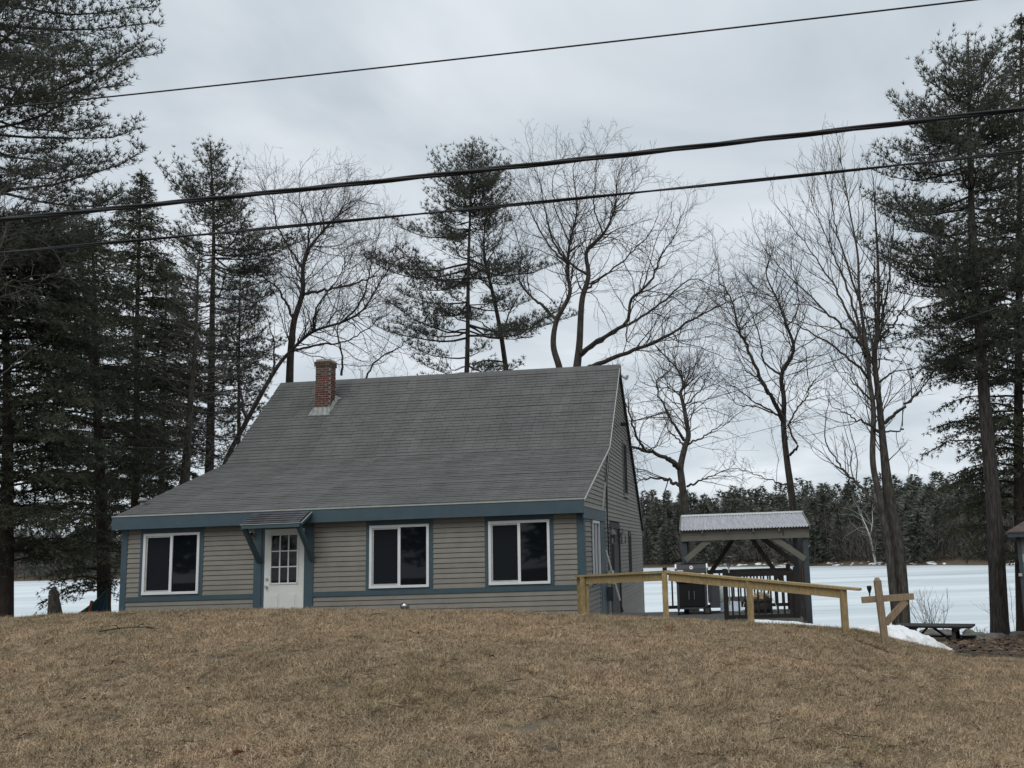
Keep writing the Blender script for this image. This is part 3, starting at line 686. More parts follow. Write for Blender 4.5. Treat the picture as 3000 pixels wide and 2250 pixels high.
sp('ridge_cap', MB().prism([(D / 2 - .09, zr - .02), (D / 2, zr + .028), (D / 2 + .09, zr - .02), (D / 2, zr + .018)], 1, 0, .001) if False else MB().prism([(D / 2 - .09, zr - .012), (D / 2, zr + .036), (D / 2 + .09, zr - .012), (D / 2, zr + .024)], 0, X0 - .02, X1 + .03), 'galv')
for xx in (X0 - .03, X1 + .012):
    sp('rake_board', MB().beam((xx, -.2, ez - .02), (xx, D / 2, zr - .02), .03, .09), 'taupe'); sp('rake_board', MB().beam((xx, D / 2, zr - .02), (xx, D + .2, ez - .02), .03, .09), 'taupe')
for k in range(1, 5):
    x = X0 + (X1 - X0) * k / 5 - .1
    sp('rafter_tail', MB().box(x - .02, x + .02, -.17, -.101, zb + .04, zb + .115), 'taupe')
sp('latch', MB().box(X0 + 2.34, X0 + 2.36, -.115, -.1005, zb - .06, zb + .06), 'blackm')
sp('front_brace', MB().beam((.05, -.045, zb - .56), (.62, -.045, zb - .10), .04, .13), 'taupe'); sp('front_brace', MB().beam((X1 - .12, -.045, zb - .62), (X1 - .85, -.045, zb - .08), .04, .13), 'taupe')
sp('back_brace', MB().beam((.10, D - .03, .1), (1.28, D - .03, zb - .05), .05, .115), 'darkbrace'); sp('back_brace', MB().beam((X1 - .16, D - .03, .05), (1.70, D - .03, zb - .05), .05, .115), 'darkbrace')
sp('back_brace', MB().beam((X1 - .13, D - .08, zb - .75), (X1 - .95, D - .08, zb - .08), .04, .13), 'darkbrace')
sp('ground_board', MB().beam((X1 - .6, .02, -.34), (X1 - .15, .02, -.34), .04, .15), 'taupe')
# ------------------------------------------------------------------ gas grill on the deck
gp = at(2030, 1790, 20.6); gp[2] = 0
gr = thing('gas_grill', 'black gas grill with silver lid trim and white badge on the deck', 'grill', gp, -.06)
def gpart(n, mb, m, par=None, smooth=False): return mb.build(n, M[m], par or gr, smooth)
gpart('cabinet', MB().box(-.31, .28, -.20, .30, .16, .70), 'blackm')
for x0 in (-.285, -.008): gpart('cabinet_door', MB().box(x0, x0 + .27, -.222, -.201, .19, .69), 'black')
for x0 in (-.075, .045): gpart('door_handle', MB().cyl((x0, -.25, .34), (x0, -.25, .53), .007, n=8).cyl((x0, -.222, .35), (x0, -.25, .35), .005, n=6).cyl((x0, -.222, .52), (x0, -.25, .52), .005, n=6), 'steel')
for x0 in (-.345, .285): gpart('leg', MB().box(x0, x0 + .055, -.23, -.17, .10, .72).box(x0, x0 + .055, .24, .30, .10, .72), 'greym')
gpart('base_shelf', MB().box(-.345, .34, -.23, .30, .125, .158), 'greym')
gpart('control_panel', MB().box(-.36, .36, -.26, .32, .72, .83), 'blackm')
for k in range(4): gpart('burner_knob', MB().cyl((-.24 + k * .16, -.261, .775), (-.24 + k * .16, -.295, .775), .022, n=12), 'greym')
lid = [(-.27, .84), (-.285, .93), (-.26, 1.03), (-.20, 1.11), (-.08, 1.155), (.12, 1.155), (.27, 1.06), (.30, .84)]
lo_ = gpart('lid', MB().prism(lid, 0, -.345, .345), 'black', None)
lidb = [(y * 1.03, z * 1.012 - .008) for y, z in lid]
for x0, x1 in ((-.375, -.346), (.346, .375)): gpart('lid_end', MB().prism(lidb, 0, x0, x1), 'blackm', lo_)
for x0 in (-.366, .34): gpart('lid_trim', MB().beam((x0 + .013, -.289, .885), (x0 + .013, -.262, 1.035), .034, .012).beam((x0 + .013, -.262, 1.035), (x0 + .013, -.195, 1.125), .034, .012), 'steel', lo_)
gpart('lid_handle', MB().cyl((-.29, -.345, .905), (.29, -.345, .905), .015, n=10).cyl((-.27, -.28, .905), (-.27, -.345, .905), .01, n=8).cyl((.27, -.28, .905), (.27, -.345, .905), .01, n=8), 'steel', lo_)
gpart('thermometer', MB().cyl((0, -.262, 1.045), (0, -.285, 1.05), .043, n=20), 'white', lo_); gpart('thermometer_needle', MB().box(-.018, .022, -.29, -.287, 1.048, 1.056), 'blackm', lo_)
bd = gpart('badge', MB().box(-.315, -.185, -.292, -.279, .945, 1.0), 'white', lo_)
fc = bpy.data.curves.new('badge_lettering', 'FONT'); fc.body = 'weber'; fc.size = .052; fc.align_x = 'CENTER'; fc.materials.append(M['blackm']); fc.extrude = .001
_t = bpy.data.objects.new('badge_lettering', fc); COL.objects.link(_t); bpy.context.view_layer.update(); fm_ = bpy.data.meshes.new_from_object(_t); bpy.data.objects.remove(_t); fo_ = link('badge_lettering', fm_, lo_); fo_.location = (-.25, -.2935, .955); fo_.rotation_euler = (math.pi / 2, 0, 0)
gpart('side_table', MB().box(.362, .40, -.24, .30, .25, .80).box(.40, .62, -.2, .24, .14, .80), 'greym')
gpart('side_table', MB().box(-.40, -.362, -.24, .30, .78, .82), 'white')
for x0 in (-.318,): gpart('caster', MB().cyl((x0 - .02, -.2, .05), (x0 + .02, -.2, .05), .05, n=14).box(x0 - .012, x0 + .012, -.22, -.18, .07, .124), 'blackm')
wl = gpart('wheel', MB().cyl((.325, -.285, .088), (.325, -.245, .088), .088, n=20), 'blackm'); gpart('rim', MB().lathe([(.055, 0), (.06, .005)], (0, 0, 0), 5), 'greym', wl).matrix_local = Matrix.Translation((.325, -.287, .088)) @ Matrix.Rotation(math.pi / 2, 4, 'X')
gpart('wheel', MB().cyl((.325, .25, .088), (.325, .29, .088), .088, n=20), 'blackm')
tp = at(2108, 1764, 20.75)
tank = tag(MB().lathe([(.10, 0), (.105, .03), (.115, .06), (.125, .1), (.125, .27), (.105, .33), (.06, .36), (.035, .37), (.035, .42), (.06, .43), (.06, .45), (.02, .46)], (0, 0, 0), 18).build('propane_tank', M['tank'], None, True, tp), 'white propane tank hanging at the right side of the grill', 'gas tank')
# snow shovel
sv = at(2142, 1790, 20.9); sv[2] = 0
sh_ = thing('snow_shovel', 'snow shovel with blue grip and pale clear scoop standing behind railing', 'shovel', sv, -.05)
zt_ = float(at(2142, 1650, 21.0)[2])
MB().cyl((-.02, .1, .16), (0, .16, zt_ - .1), .017, n=8).build('shaft', M['galv'], sh_)
MB().beam((-.045, .16, zt_), (.045, .16, zt_), .025, .025, up=(0, 1, 0)).beam((-.045, .16, zt_), (-.008, .16, zt_ - .11), .02, .02, up=(0, 1, 0)).beam((.045, .16, zt_), (.008, .16, zt_ - .11), .02, .02, up=(0, 1, 0)).build('grip', M['ropeblue'], sh_)
so_ = MB(); sv_ = []
for j in range(9):
    a = -.24 + .06 * j
    for i in range(4): sv_.append((a, .03 + .09 * (abs(a) / .24) ** 2 * -.6 + .03 * i, .005 + .07 * i + .02 * (i == 3) * (1 - abs(a) / .24) + .004 * (j % 2)))
so_.add(sv_, [(4 * j + i, 4 * j + i + 4, 4 * j + i + 5, 4 * j + i + 1) for j in range(8) for i in range(3)])
q_ = so_.build('scoop', M['clearp'], sh_); q_.modifiers.new('thickness', 'SOLIDIFY').thickness = .008
# half barrel with logs
bp = at(2222, 1790, 20.3); bp[2] = 0
ba = thing('half_barrel', 'dark stave half barrel full of split logs on the deck', 'barrel', bp)
for k in range(20):
    t0 = 2 * math.pi * k / 20; t1 = 2 * math.pi * (k + .92) / 20; vs = []
    for r_, z_ in ((.27, 0), (.31, .17), (.32, .32)):
        for t in (t0, t1):
            vs += [(r_ * math.cos(t), r_ * math.sin(t), z_), ((r_ - .025) * math.cos(t), (r_ - .025) * math.sin(t), z_)]
    MB().add(vs, [(0, 2, 6, 4), (4, 6, 10, 8), (1, 5, 7, 3), (5, 9, 11, 7), (8, 10, 11, 9), (0, 4, 5, 1), (4, 8, 9, 5), (2, 3, 7, 6), (6, 7, 11, 10)]).build('stave', M['barrel'], ba)
for z_ in (.06, .25): MB().lathe([(.285 + .09 * z_, z_), (.30 + .09 * z_, z_), (.305 + .09 * z_, z_ + .03), (.29 + .09 * z_, z_ + .03)], (0, 0, 0), 28).build('hoop', M['blackm'], ba)
for k, (a, b_) in enumerate([((-.2, -.12, .30), (.1, .1, .42)), ((-.05, .15, .30), (.22, -.1, .40)), ((-.22, .08, .28), (.16, .16, .36)), ((.02, -.2, .3), (.24, .08, .36)), ((-.24, -.02, .31), (-.02, -.2, .37))]):
    tag(MB().cyl(a, b_, .05, .055, n=7).build('firewood_log', M['log'], None, False, bp), ['long pale log lying across the half barrel', 'log tilted up to the right in the half barrel', 'log at the back of the half barrel', 'log on the right rim of the half barrel', 'short log on the front left rim of half barrel'][k], 'log', 'logs in the half barrel')
for sgn in (-1, 1):
    P_ = [(math.cos(t) * .36 * sgn * 1.0 + .02 * sgn, -.28 + .1 * math.sin(t), .05 + .42 * math.sin(t)) for t in np.linspace(0, math.pi * .5, 8)]
    V_, F_ = tubes([(np.array(P_), np.full(8, .008), 5)]); link('wire_bail', npmesh('wire_bail', V_, F_, M['galv']), ba)
# storage bench behind
bn = at(2150, 1765, 21.25); bn[2] = 0
be = thing('storage_bench', 'low grey-topped bench on the deck behind the shovel', 'bench', bn, -.1)
MB().box(-.35, .45, -.16, .16, .20, .31).build('seat', M['deck'], be); 
for x in (-.3, .36): MB().box(x, x + .06, -.12, .12, 0, .199).build('leg', M['dark'], be)
MB().box(-.24, .36, -.1, .1, .1, .199).build('shelf', M['dark'], be)
# ------------------------------------------------------------------ cross-shaped wooden post, torch, snow, table, rocks
pb, ptp = at(2590, 1858, 12.9), at(2569, 1692, 12.9)
cr_ = thing('crossarm_post', 'raw wood post with crossarm and diagonal brace at lawn edge', 'post', pb)
pb2 = pb + (pb - ptp) * .25
def cpart(n, a, b, w, h, off=(0, 0, 0), up=(0, 1, 0)):
    a = np.array(a) - pb + np.array(off); b = np.array(b) - pb + np.array(off); return MB().beam(a, b, w, h, up=up).build(n, M['cedar'], cr_)
cpart('upright', pb2, ptp + (pb - ptp) * .05, .09, .09)
tq = ptp - pb; MB().cyl(tq - tq * .05, tq * 1.0, .046, .03, n=12).build('rounded_top', M['cedar'], cr_)
cpart('crossarm', at(2528, 1759, 12.9), at(2681, 1748, 12.9), .09, .04, (0, .068, 0))
cpart('brace', at(2600, 1828, 12.9), at(2659, 1762, 12.9), .085, .085, (0, .1, 0))
tb = at(2549, 1757, 12.97); tt = at(2544, 1716, 12.97); gz = tb[2] + .02
to = thing('garden_torch', 'black solar torch light standing on the wooden crossarm', 'torch', (tb[0], tb[1], gz))
hz_ = tt[2] - gz
MB().cyl((0, 0, -.03), (0, 0, hz_ - .10), .010, n=8).build('stake', M['blackm'], to)
MB().lathe([(.010, hz_ - .11), (.014, hz_ - .10), (.024, hz_ - .07), (.034, hz_ - .045), (.036, hz_ - .015), (.028, hz_)], n=12).build('lamp_head', M['blackm'], to)
def drift(name, label, tops, Y, hw, m, jit=.03):
    """snow mound along a crest line given by points"""
    P = np.array([at(x, y, Y + dy) for x, y, dy in tops]); u = np.linspace(0, 1, 70); S = np.linspace(0, 1, len(P))
    C = np.stack([np.interp(u, S, P[:, k]) for k in range(3)], 1); nv = 19; V = []
    g_ = np.random.default_rng(5)
    for i in range(70):
        for j in range(nv):
            q = (j / (nv - 1) * 2 - 1)
            n_ = .5 * math.sin(i * .7 + j * .9) + .5 * math.sin(i * .31 + j * 1.7 + 1) + g_.normal(0, .35)
            V.append((C[i, 0] + .1 * n_ * abs(q) , C[i, 1] + q * hw, C[i, 2] - (abs(q) ** 1.7) * hw * .75 + jit * n_ * (.35 + abs(q))))
    ii = np.arange(69)[:, None] * nv + np.arange(nv - 1)[None, :]
    o = link(name, npmesh(name, V, np.stack([ii, ii + 1, ii + nv + 1, ii + nv], -1).reshape(-1, 4), M[m], True)); return kind(o, 'stuff', label)
drift('snow_pile', 'long dirty snow pile sloping down beside the picnic table', [(2450, 1850, 0), (2500, 1838, 0), (2560, 1833, 0), (2606, 1828, 0), (2640, 1834, 0), (2680, 1847, 0), (2715, 1862, 0), (2750, 1880, -.2), (2785, 1898, -.5)], 16.8, 1.3, 'dirty', .05)
drift('snow_patch', 'thin white snow patch at the foot of the deck', [(2185, 1822, 0), (2215, 1815, 0), (2270, 1817, 0), (2330, 1821, 0), (2390, 1829, 0), (2450, 1836, 0), (2490, 1850, 0)], 17.3, .8, 'snow', .02)
# picnic table
tl, trr = at(2622, 1826, 21.0), at(2851, 1835, 20.2)
tm = (tl + trr) / 2; ta = math.atan2(trr[1] - tl[1], trr[0] - tl[0]); TLn = np.linalg.norm((trr - tl)[:2]); gzt = tm[2] - .74
pt_ = thing('picnic_table', 'dark weathered picnic table beside the snow pile', 'picnic table', (tm[0], tm[1], gzt), ta)
for k in range(5): MB().box(-TLn / 2, TLn / 2, -.36 + k * .145, -.36 + k * .145 + .138, .70, .74).build('table_board', M['drail'], pt_)
for y0 in (-.72, .58):
    for k in range(1): MB().box(-TLn / 2 + .05, TLn / 2 - .05, y0 - .05, y0 + .2, .41, .45).build('seat_board', M['drail'], pt_)
for x in (-TLn / 2 + .38, TLn / 2 - .38):
    MB().beam((x, -.62, -.3), (x, -.22, .69), .04, .09, up=(1, 0, 0)).build('leg', M['drail'], pt_); MB().beam((x, .62, -.3), (x, .22, .69), .04, .09, up=(1, 0, 0)).build('leg', M['drail'], pt_)
    MB().beam((x + .045, -.72, .38), (x + .045, .78, .38), .04, .09).build('crosspiece', M['drail'], pt_); MB().beam((x + .045, -.34, .66), (x + .045, .34, .66), .04, .08).build('crosspiece', M['drail'], pt_)
MB().beam((-TLn / 2 + .40, 0, .34), (-.12, 0, .69), .04, .085, up=(0, 1, 0)).build('centre_brace', M['drail'], pt_); MB().beam((TLn / 2 - .40, 0, .34), (-.02, 0, .69), .04, .085, up=(0, 1, 0)).build('centre_brace', M['drail'], pt_)
def rock(px_, py_, Y, wx, hz, label, seed, m='rock', wy=None):
    g_ = np.random.default_rng(seed); p = at(px_, py_, Y); n, k = 14, 9; V = []
    ph = g_.random(12) * 6.28
    for i in range(k + 1):
        th = math.pi * i / k
        for j in range(n):
            a = 2 * math.pi * j / n; d = np.array([math.sin(th) * math.cos(a), math.sin(th) * math.sin(a), math.cos(th)])
            r_ = 1 + .16 * math.sin(2.1 * d[0] * 2 + ph[0]) * math.sin(2.6 * d[1] * 2 + ph[1]) + .12 * math.sin(4 * d[2] + ph[2] + 2 * d[0]) + g_.normal(0, .03)
            c = np.sign(d) * np.abs(d) ** .8
            V.append(c * r_ * np.array([wx / 2, (wy or wx * .8) / 2, hz]))
    F_ = [(i * n + j, (i + 1) * n + j, (i + 1) * n + (j + 1) % n, i * n + (j + 1) % n) for i in range(k) for j in range(n)]
    o = link('rock', npmesh('rock', V, F_, M[m], False), None, (p[0], p[1], p[2] - hz * .15)); return tag(o, label, 'rock', 'rocks along the shore edge')
rock(2752, 1858, 23.5, 1.0, .16, 'long flat grey boulder behind the picnic table legs', 1, wy=.8)
rock(2840, 1862, 23.5, .34, .17, 'small brownish rock right of the picnic table top', 2)
rock(2836, 1882, 21.0, .52, .2, 'grey rock leaning behind the right picnic table leg', 3)
rock(2880, 1879, 21.5, .46, .13, 'pale rounded boulder left of the big dark trunk', 4)
rock(2905, 1866, 24.0, .9, .10, 'low dark rock at the foot of the big dark trunk', 5)
rock(2775, 1880, 21.5, .7, .10, 'dark low rock under the picnic table', 6, 'dirt')
rock(2795, 1872, 21.8, .5, .13, 'grey angular rock under the right half of picnic table', 8)
rock(2862, 1868, 22.6, .4, .14, 'dark cracked rock between picnic table and pale boulder', 9)
rock(2725, 1866, 22.5, .5, .12, 'dark rock between snow pile and picnic table bench', 10)
rock(2985, 1862, 24.0, .5, .12, 'dark rock right of the big dark trunk', 7)
# litter ground near the shore
gl = []
for y in np.linspace(14.7, 27, 30):
    for x in np.linspace(max(5.2, .345 * y), 17, 34): gl.append((x, y, tz(x, y) + .02 + .025 * math.sin(x * 5) * math.sin(y * 4.3)))
ii = np.arange(29)[:, None] * 34 + np.arange(33)[None, :]
lv = []; lf = []; g_ = np.random.default_rng(9)
for k in range(5200):
    y = g_.uniform(14.7, 26.5); x = g_.uniform(max(5.2, .345 * y), 16); s_ = g_.uniform(.02, .07); a = g_.random() * 6.28; z = tz(x, y) + .05 + g_.uniform(0, .03); o_ = len(lv)
    for q in range(4): lv.append((x + s_ * math.cos(a + q * 1.57) * (1.3 if q % 2 else .7), y + s_ * math.sin(a + q * 1.57) * (1.3 if q % 2 else .7), z + g_.uniform(-.02, .03)))
    lf.append((o_, o_ + 1, o_ + 2, o_ + 3))
M['lleaf'] = mat('old_fallen_leaves', (.055, .036, .024), .9, (.15, .10, .06), 3, isl=.5)
kind(link('fallen_leaves', npmesh('fallen_leaves', lv, np.array(lf), M['lleaf'])), 'stuff', 'scatter of old brown leaves on the bank')
kind(link('leaf_litter', npmesh('leaf_litter', gl, np.stack([ii, ii + 1, ii + 35, ii + 34], -1).reshape(-1, 4), M['dirt'], True)), 'stuff', 'dark leaf litter round the shore rocks')
# little shrubs
def shrub(px_, py_, Y, h, n, label, spread=.5, m='twig'):
    p = at(px_, py_, Y); gz = tz(p[0], p[1]); grp = []
    for k in range(n):
        b = np.array([random.uniform(-.2, .2), random.uniform(-.15, .15), -.05]); d = np.array([random.gauss(0, spread * .5), random.gauss(0, .25), 1.]); pts_ = [b]
        hh = (p[2] - gz) + h * random.uniform(.6, 1.1)
        for i in range(5): d = d + np.array([random.gauss(0, .12), random.gauss(0, .12), .02]); pts_.append(pts_[-1] + d / np.linalg.norm(d) * hh / 5)
        grp.append((np.array(pts_), np.linspace(.008, .003, 6), 3))
        for i in (2, 3, 4):
            for s_ in (0, 1):
                e = d + np.array([random.gauss(0, .7), random.gauss(0, .5), random.uniform(-.3, .3)]); q = pts_[i]
                grp.append((np.array([q, q + e * hh * .08, q + e * hh * .16 + np.array([0, 0, hh * .04])]), np.array([.004, .003, .002]), 3))
    V_, F_ = tubes(grp); o = link('bare_shrub', npmesh('bare_shrub', V_, F_, M[m]), None, (p[0], p[1], gz)); return tag(o, label, 'shrub', 'leafless shrubs on the bank')
shrub(2735, 1840, 24, 1.1, 16, 'leafless shrub of thin stems behind the picnic table')
shrub(2850, 1858, 25, .35, 6, 'tiny dry stems beside the rock right of the table')
shrub(2898, 1862, 25.5, .25, 6, 'little brown weed left of the big dark trunk')
shrub(2972, 1840, 26, 1.3, 7, 'thin bent stems between big trunk and shed', .9)
# shed at the right edge
so2 = at(2978, 1573, 22.0); sz = so2[2]
shd = thing('shed', 'small grey shed with brown shingle roof at the right edge', 'shed', (so2[0], so2[1], sz), -.40)
def spart(n, mb, m): return mb.build(n, M[m], shd)
spart('wall', MB().box(.09, 3.0, .02, .10, -2.6, -.02), 'greywall'); spart('wall', MB().box(.02, .10, .11, 2.8, -2.6, -.02), 'greywall')
spart('corner_post', MB().box(0, .088, -.01, .09, -2.0, -.03), 'bluegrey'); spart('fascia', MB().box(-.2, 3.2, -.22, -.19, -.005, .125), 'bluegrey'); spart('fascia', MB().box(-.2, -.17, -.189, 3.0, -.005, .125), 'bluegrey')
spart('soffit', MB().box(-.169, 3.2, -.189, 3.0, .0, .02), 'greywall')
for k in range(6):
    q0, q1 = k / 6, (k + 1) / 6
    spart('shingle_row', MB().add([(-.22 + 1.6 * q0, -.24 + 1.6 * q0, .135 + .95 * q0), (3.2, -.24 + 1.6 * q0, .135 + .95 * q0), (3.2, -.24 + 1.6 * q1, .128 + .95 * q1), (-.22 + 1.6 * q1, -.24 + 1.6 * q1, .128 + .95 * q1), (-.22 + 1.6 * q0, 3.0, .135 + .95 * q0), (-.22 + 1.6 * q1, 3.0, .128 + .95 * q1), (-.22 + 1.6 * q0, -.24 + 1.6 * q0, .10 + .95 * q0), (3.2, -.24 + 1.6 * q0, .10 + .95 * q0)], [(0, 1, 2, 3), (0, 3, 5, 4), (6, 7, 1, 0)]), 'brownroof')
spart('hook', MB().box(-.03, .05, -.06, -.011, -.95, -.88), 'galv'); spart('thermometer', MB().box(.095, .125, -.0, .018, -.62, -.42), 'drip')
# ------------------------------------------------------------------ things fixed to the house
def lantern(px_, py_, label, X=.26):
    # back-project on the plane x = X of the house frame
    r = ray(px_, py_); o_ = HB + HR * X - EYE; t = (o_ @ HR) / (r @ HR); p = EYE + r * t; h = to_h(p)
    l_ = thing('wall_lantern', label, 'lantern', p, -TF, 'lanterns beside the side door')
    MB().lathe([(.085, -.16), (.085, -.14), (.07, -.135)], n=8).build('base', M['lamp'], l_)
    for k in range(4):
        a = math.pi / 4 + k * math.pi / 2; MB().beam((.075 * math.cos(a), .075 * math.sin(a), -.14), (.085 * math.cos(a), .085 * math.sin(a), .07), .012, .012, up=(1, 0, 0)).build('lantern_bar', M['greym'], l_)
    MB().cyl((0, 0, -.13), (0, 0, -.03), .02, n=8).build('bulb', M['galv'], l_)
    MB().lathe([(.115, .07), (.10, .09), (.085, .13), (.05, .18), (.02, .20), (.015, .25)], n=8).build('roof_cap', M['lamp'], l_)
    MB().beam((0, 0, .24), (-.16, .0, .26), .02, .02).box(-.17, -.155, -.06, .06, .0, .32).build('wall_bracket', M['blackm'], l_)
lantern(1794, 1574, 'grey wall lantern left of the side door'); lantern(1826, 1576, 'grey wall lantern right of the side door', .24)
def onhouse(x, s, z): return hw(x, s, z)
cp_ = onhouse(-7.36, -.045, 2.12)
cm_ = thing('security_camera', 'small white bullet camera under the door canopy', 'camera', cp_, -TF)
MB().cyl((-.03, .04, -.04), (-.03, .0, -.04), .03, n=10).build('mount', M['white'], cm_); MB().cyl((-.02, -.005, -.03), (.03, -.09, .0), .012, n=8).build('arm', M['white'], cm_)
MB().cyl((-.02, -.02, .0), (.085, -.11, -.01), .042, n=14).build('camera_body', M['white'], cm_, True); MB().cyl((.086, -.111, -.01), (.10, -.123, -.011), .04, n=14).build('lens_cap', M['blackm'], cm_)
fp = onhouse(XR + .16, 7.0, 6.55)
fl_ = thing('flood_light', 'white flood light under the gable peak of the house', 'flood light', fp, -TF)
MB().box(-.14, -.07, -.05, .05, -.02, .1).build('junction_box', M['blackm'], fl_); MB().cyl((-.07, 0, .04), (.02, -.03, .03), .02, n=8).build('arm', M['blackm'], fl_)
MB().cyl((0, -.02, .04), (.14, -.09, -.03), .05, .085, n=16).build('lamp_housing', M['white'], fl_, True); MB().cyl((.141, -.0905, -.031), (.15, -.095, -.035), .07, n=16).build('lens', M['galv'], fl_)
mp = onhouse(XR + .04, 3.42, .2)
mt_ = thing('electric_meter', 'grey electric meter and conduits on the side wall', 'meter', mp, -TF)
MB().box(0, .14, -.12, .14, .05, .38).build('meter_box', M['bluegrey'], mt_); MB().cyl((.14, .01, .62), (.26, .01, .62), .09, n=16).build('meter_dial', M['galv'], mt_); MB().box(0, .14, -.1, .12, .45, .78).build('socket_box', M['galv'], mt_)
for k, s_ in enumerate((-.08, .02, .12)): MB().cyl((.05, s_, -1.2), (.05, s_, .05), .025, n=8).build('conduit', M['bluegrey' if k else 'galv'], mt_)
for k, s_ in enumerate((-.03, .05)):
    V_, F_ = tubes([(np.array([(.03, s_, .78), (.035, s_ + .02, 1.4), (.03, s_ - .02, 2.1), (.02, s_ + .12 * k, 3.0), (.02, s_ + .5 + .2 * k, 3.7)]), np.full(5, .012), 6)]); link('service_cable', npmesh('service_cable', V_, F_, M['cable']), mt_)
pA = at(1775, 1612, 21.6); pB = at(1826, 1793, 21.2)
po_ = thing('roof_rake', 'long pale pole leaning on the side wall by the door', 'pole', pB)
MB().cyl((pA - pB), (pA - pB) * .18, .022, n=8).build('pole', M['drip'], po_); MB().cyl((pA - pB) * .18, (0, 0, 0), .014, n=8).build('pole_tip', M['blackm'], po_)
bk = at(1826, 1243, 25.5)
MBk = MB().box(-.08, .08, -.05, .05, -.05, .05).cyl((.0, -.1, .0), (.0, .1, .0), .03, n=8)
tag(MBk.build('service_bracket', M['blackm'], None, False, bk), 'black cable bracket on the gable wall above upper window', 'bracket')
# ------------------------------------------------------------------ overhead lines
def wire(name, label, pts_, r, strands=1, m='cable', ext=True, twist=2.2):
    P = np.array([at(*q) for q in pts_]);
    if ext:
        P = np.vstack([P[0] + (P[0] - P[1]) * 2.5, P, P[-1] + (P[-1] - P[-2]) * 2.5])
    S = np.linspace(0, 1, len(P)); n = 240
    # smooth by quadratic fit per coordinate
    u = np.linspace(0, 1, n)
    dl = np.concatenate([[0], np.cumsum(np.linalg.norm(np.diff(P, axis=0), axis=1))]); dl /= dl[-1]
    C = np.stack([np.polyval(np.polyfit(dl, P[:, k], 2 if len(P) < 6 else 3), u) for k in range(3)], 1)
    if strands == 1:
        V_, F_ = tubes([(C, np.full(n, r), 6)]); return tag(link(name, npmesh(name, V_, F_, M[m], True)), label, 'cable', 'cables crossing the sky')
    t = thing(name, label, 'cable', C[0], 0, 'cables crossing the sky'); Ln = np.linalg.norm(np.diff(C, axis=0), axis=1).sum()
    for k in range(strands):
        a = u * Ln * twist + 2 * math.pi * k / strands; rr_ = r * .55
        Q = C - C[0] + np.stack([np.zeros(n), np.cos(a) * rr_, np.sin(a) * rr_], 1)
        V_, F_ = tubes([(Q, np.full(n, r * .62), 6)]); link('strand', npmesh('strand', V_, F_, M[m], True), t)
wire('overhead_cable', 'thin single wire, topmost of the cables crossing the sky', [(340, 279, 10.6), (1000, 214, 10.1), (2200, 75, 9.3), (2840, 0, 8.9)], .0095)
wire('overhead_cable', 'thick twisted bundle cable, middle one of three over the house', [(0, 641, 10.2), (1000, 548, 9.6), (1660, 470, 9.3), (2500, 377, 8.8), (3000, 316, 8.5)], .026, 3)
wire('overhead_cable', 'medium twin-strand cable, lowest of three crossing the treetops', [(0, 738, 10.2), (1000, 652, 9.6), (1700, 582, 9.3), (2500, 497, 8.8), (3000, 441, 8.5)], .0165, 2, twist=1.2)
def drop(label, pts_, r):
    P = np.array([at(*q) for q in pts_]); u = np.linspace(0, 1, 60); S = np.linspace(0, 1, len(P))
    C = np.stack([np.polyval(np.polyfit(S, P[:, k], 3), u) for k in range(3)], 1)
    V_, F_ = tubes([(C, np.full(60, r), 5)]); tag(link('service_drop', npmesh('service_drop', V_, F_, M['cable'], True)), label, 'cable', 'service lines to the house')
drop('service line rising from the gable bracket to the right', [(1830, 1240, 25.5), (2017, 1186, 23.5), (2300, 1103, 20.5), (2700, 975, 16), (3100, 840, 12)], .010)
drop('thin lower line running from gable to the right', [(1850, 1362, 25.8), (2017, 1314, 24), (2300, 1246, 21), (2620, 1151, 18), (3100, 990, 13)], .005)
# ------------------------------------------------------------------ hammock, stump, bits on the lawn
HY = 26.0
hA = at(318, 1722, HY); hB = at(205, 1812, HY - 1.0)
V_ = []; g_ = np.random.default_rng(3)
hC = at(313, 1832, HY - .2)
for i in range(25):
    f_ = i / 24; A_ = hA + (hB - hA) * f_ + np.array([-.02, 0, -.07 * math.sin(math.pi * f_)]); B2 = hA + (hC - hA) * f_
    for j in range(13):
        q = j / 12; c = A_ + (B2 - A_) * q
        V_.append((c[0], c[1] + .35 * math.sin(math.pi * q) * f_ + .03 * f_ * math.sin(j * 1.9 + i * .2), c[2] - .06 * math.sin(math.pi * q) * f_))
ham = thing('hammock', 'dark green and navy hammock slung from the trunk left of the house', 'hammock', hA)
V_ = np.array(V_).reshape(25, 13, 3) - hA
def hpart(n, j0, j1, m):
    w_ = j1 - j0 + 1; ii = np.arange(24)[:, None] * w_ + np.arange(w_ - 1)[None, :]
    o = link(n, npmesh(n, V_[:, j0:j1 + 1].reshape(-1, 3), np.stack([ii, ii + 1, ii + w_ + 1, ii + w_], -1).reshape(-1, 4), M[m], True), ham); o.modifiers.new('thickness', 'SOLIDIFY').thickness = .01
hpart('cloth', 0, 4, 'hgreen'); hpart('cloth', 4, 9, 'hblue'); hpart('cloth', 9, 12, 'hgreen')
hr_ = MB(); hq = at(297, 1765, HY - .3) - hA
hr_.beam(hq + np.array([.03, -.5, .08]), hq + np.array([-.09, -.5, -.5]), .075, .02, up=(0, 1, 0)).build('red_panel', M['hred'], ham)
st = at(155, 1800, 25.0); sgz = tz(st[0], st[1]); ttp = at(146, 1728, 25.0)
dz = ttp[2] - st[2]; MBs = MB()
for (xa, za, ra), (xb, zb2, rb2) in zip([(.08, sgz - st[2] - .2, .24), (.06, -.05, .19), (.02, .3, .15), (-.02, .55, .12)], [(.06, -.05, .19), (.02, .3, .15), (-.02, .55, .12), (-.02, dz, .10)]): MBs.cyl((xa, 0, za), (xb, 0, zb2), ra, rb2, n=11, cap=False)
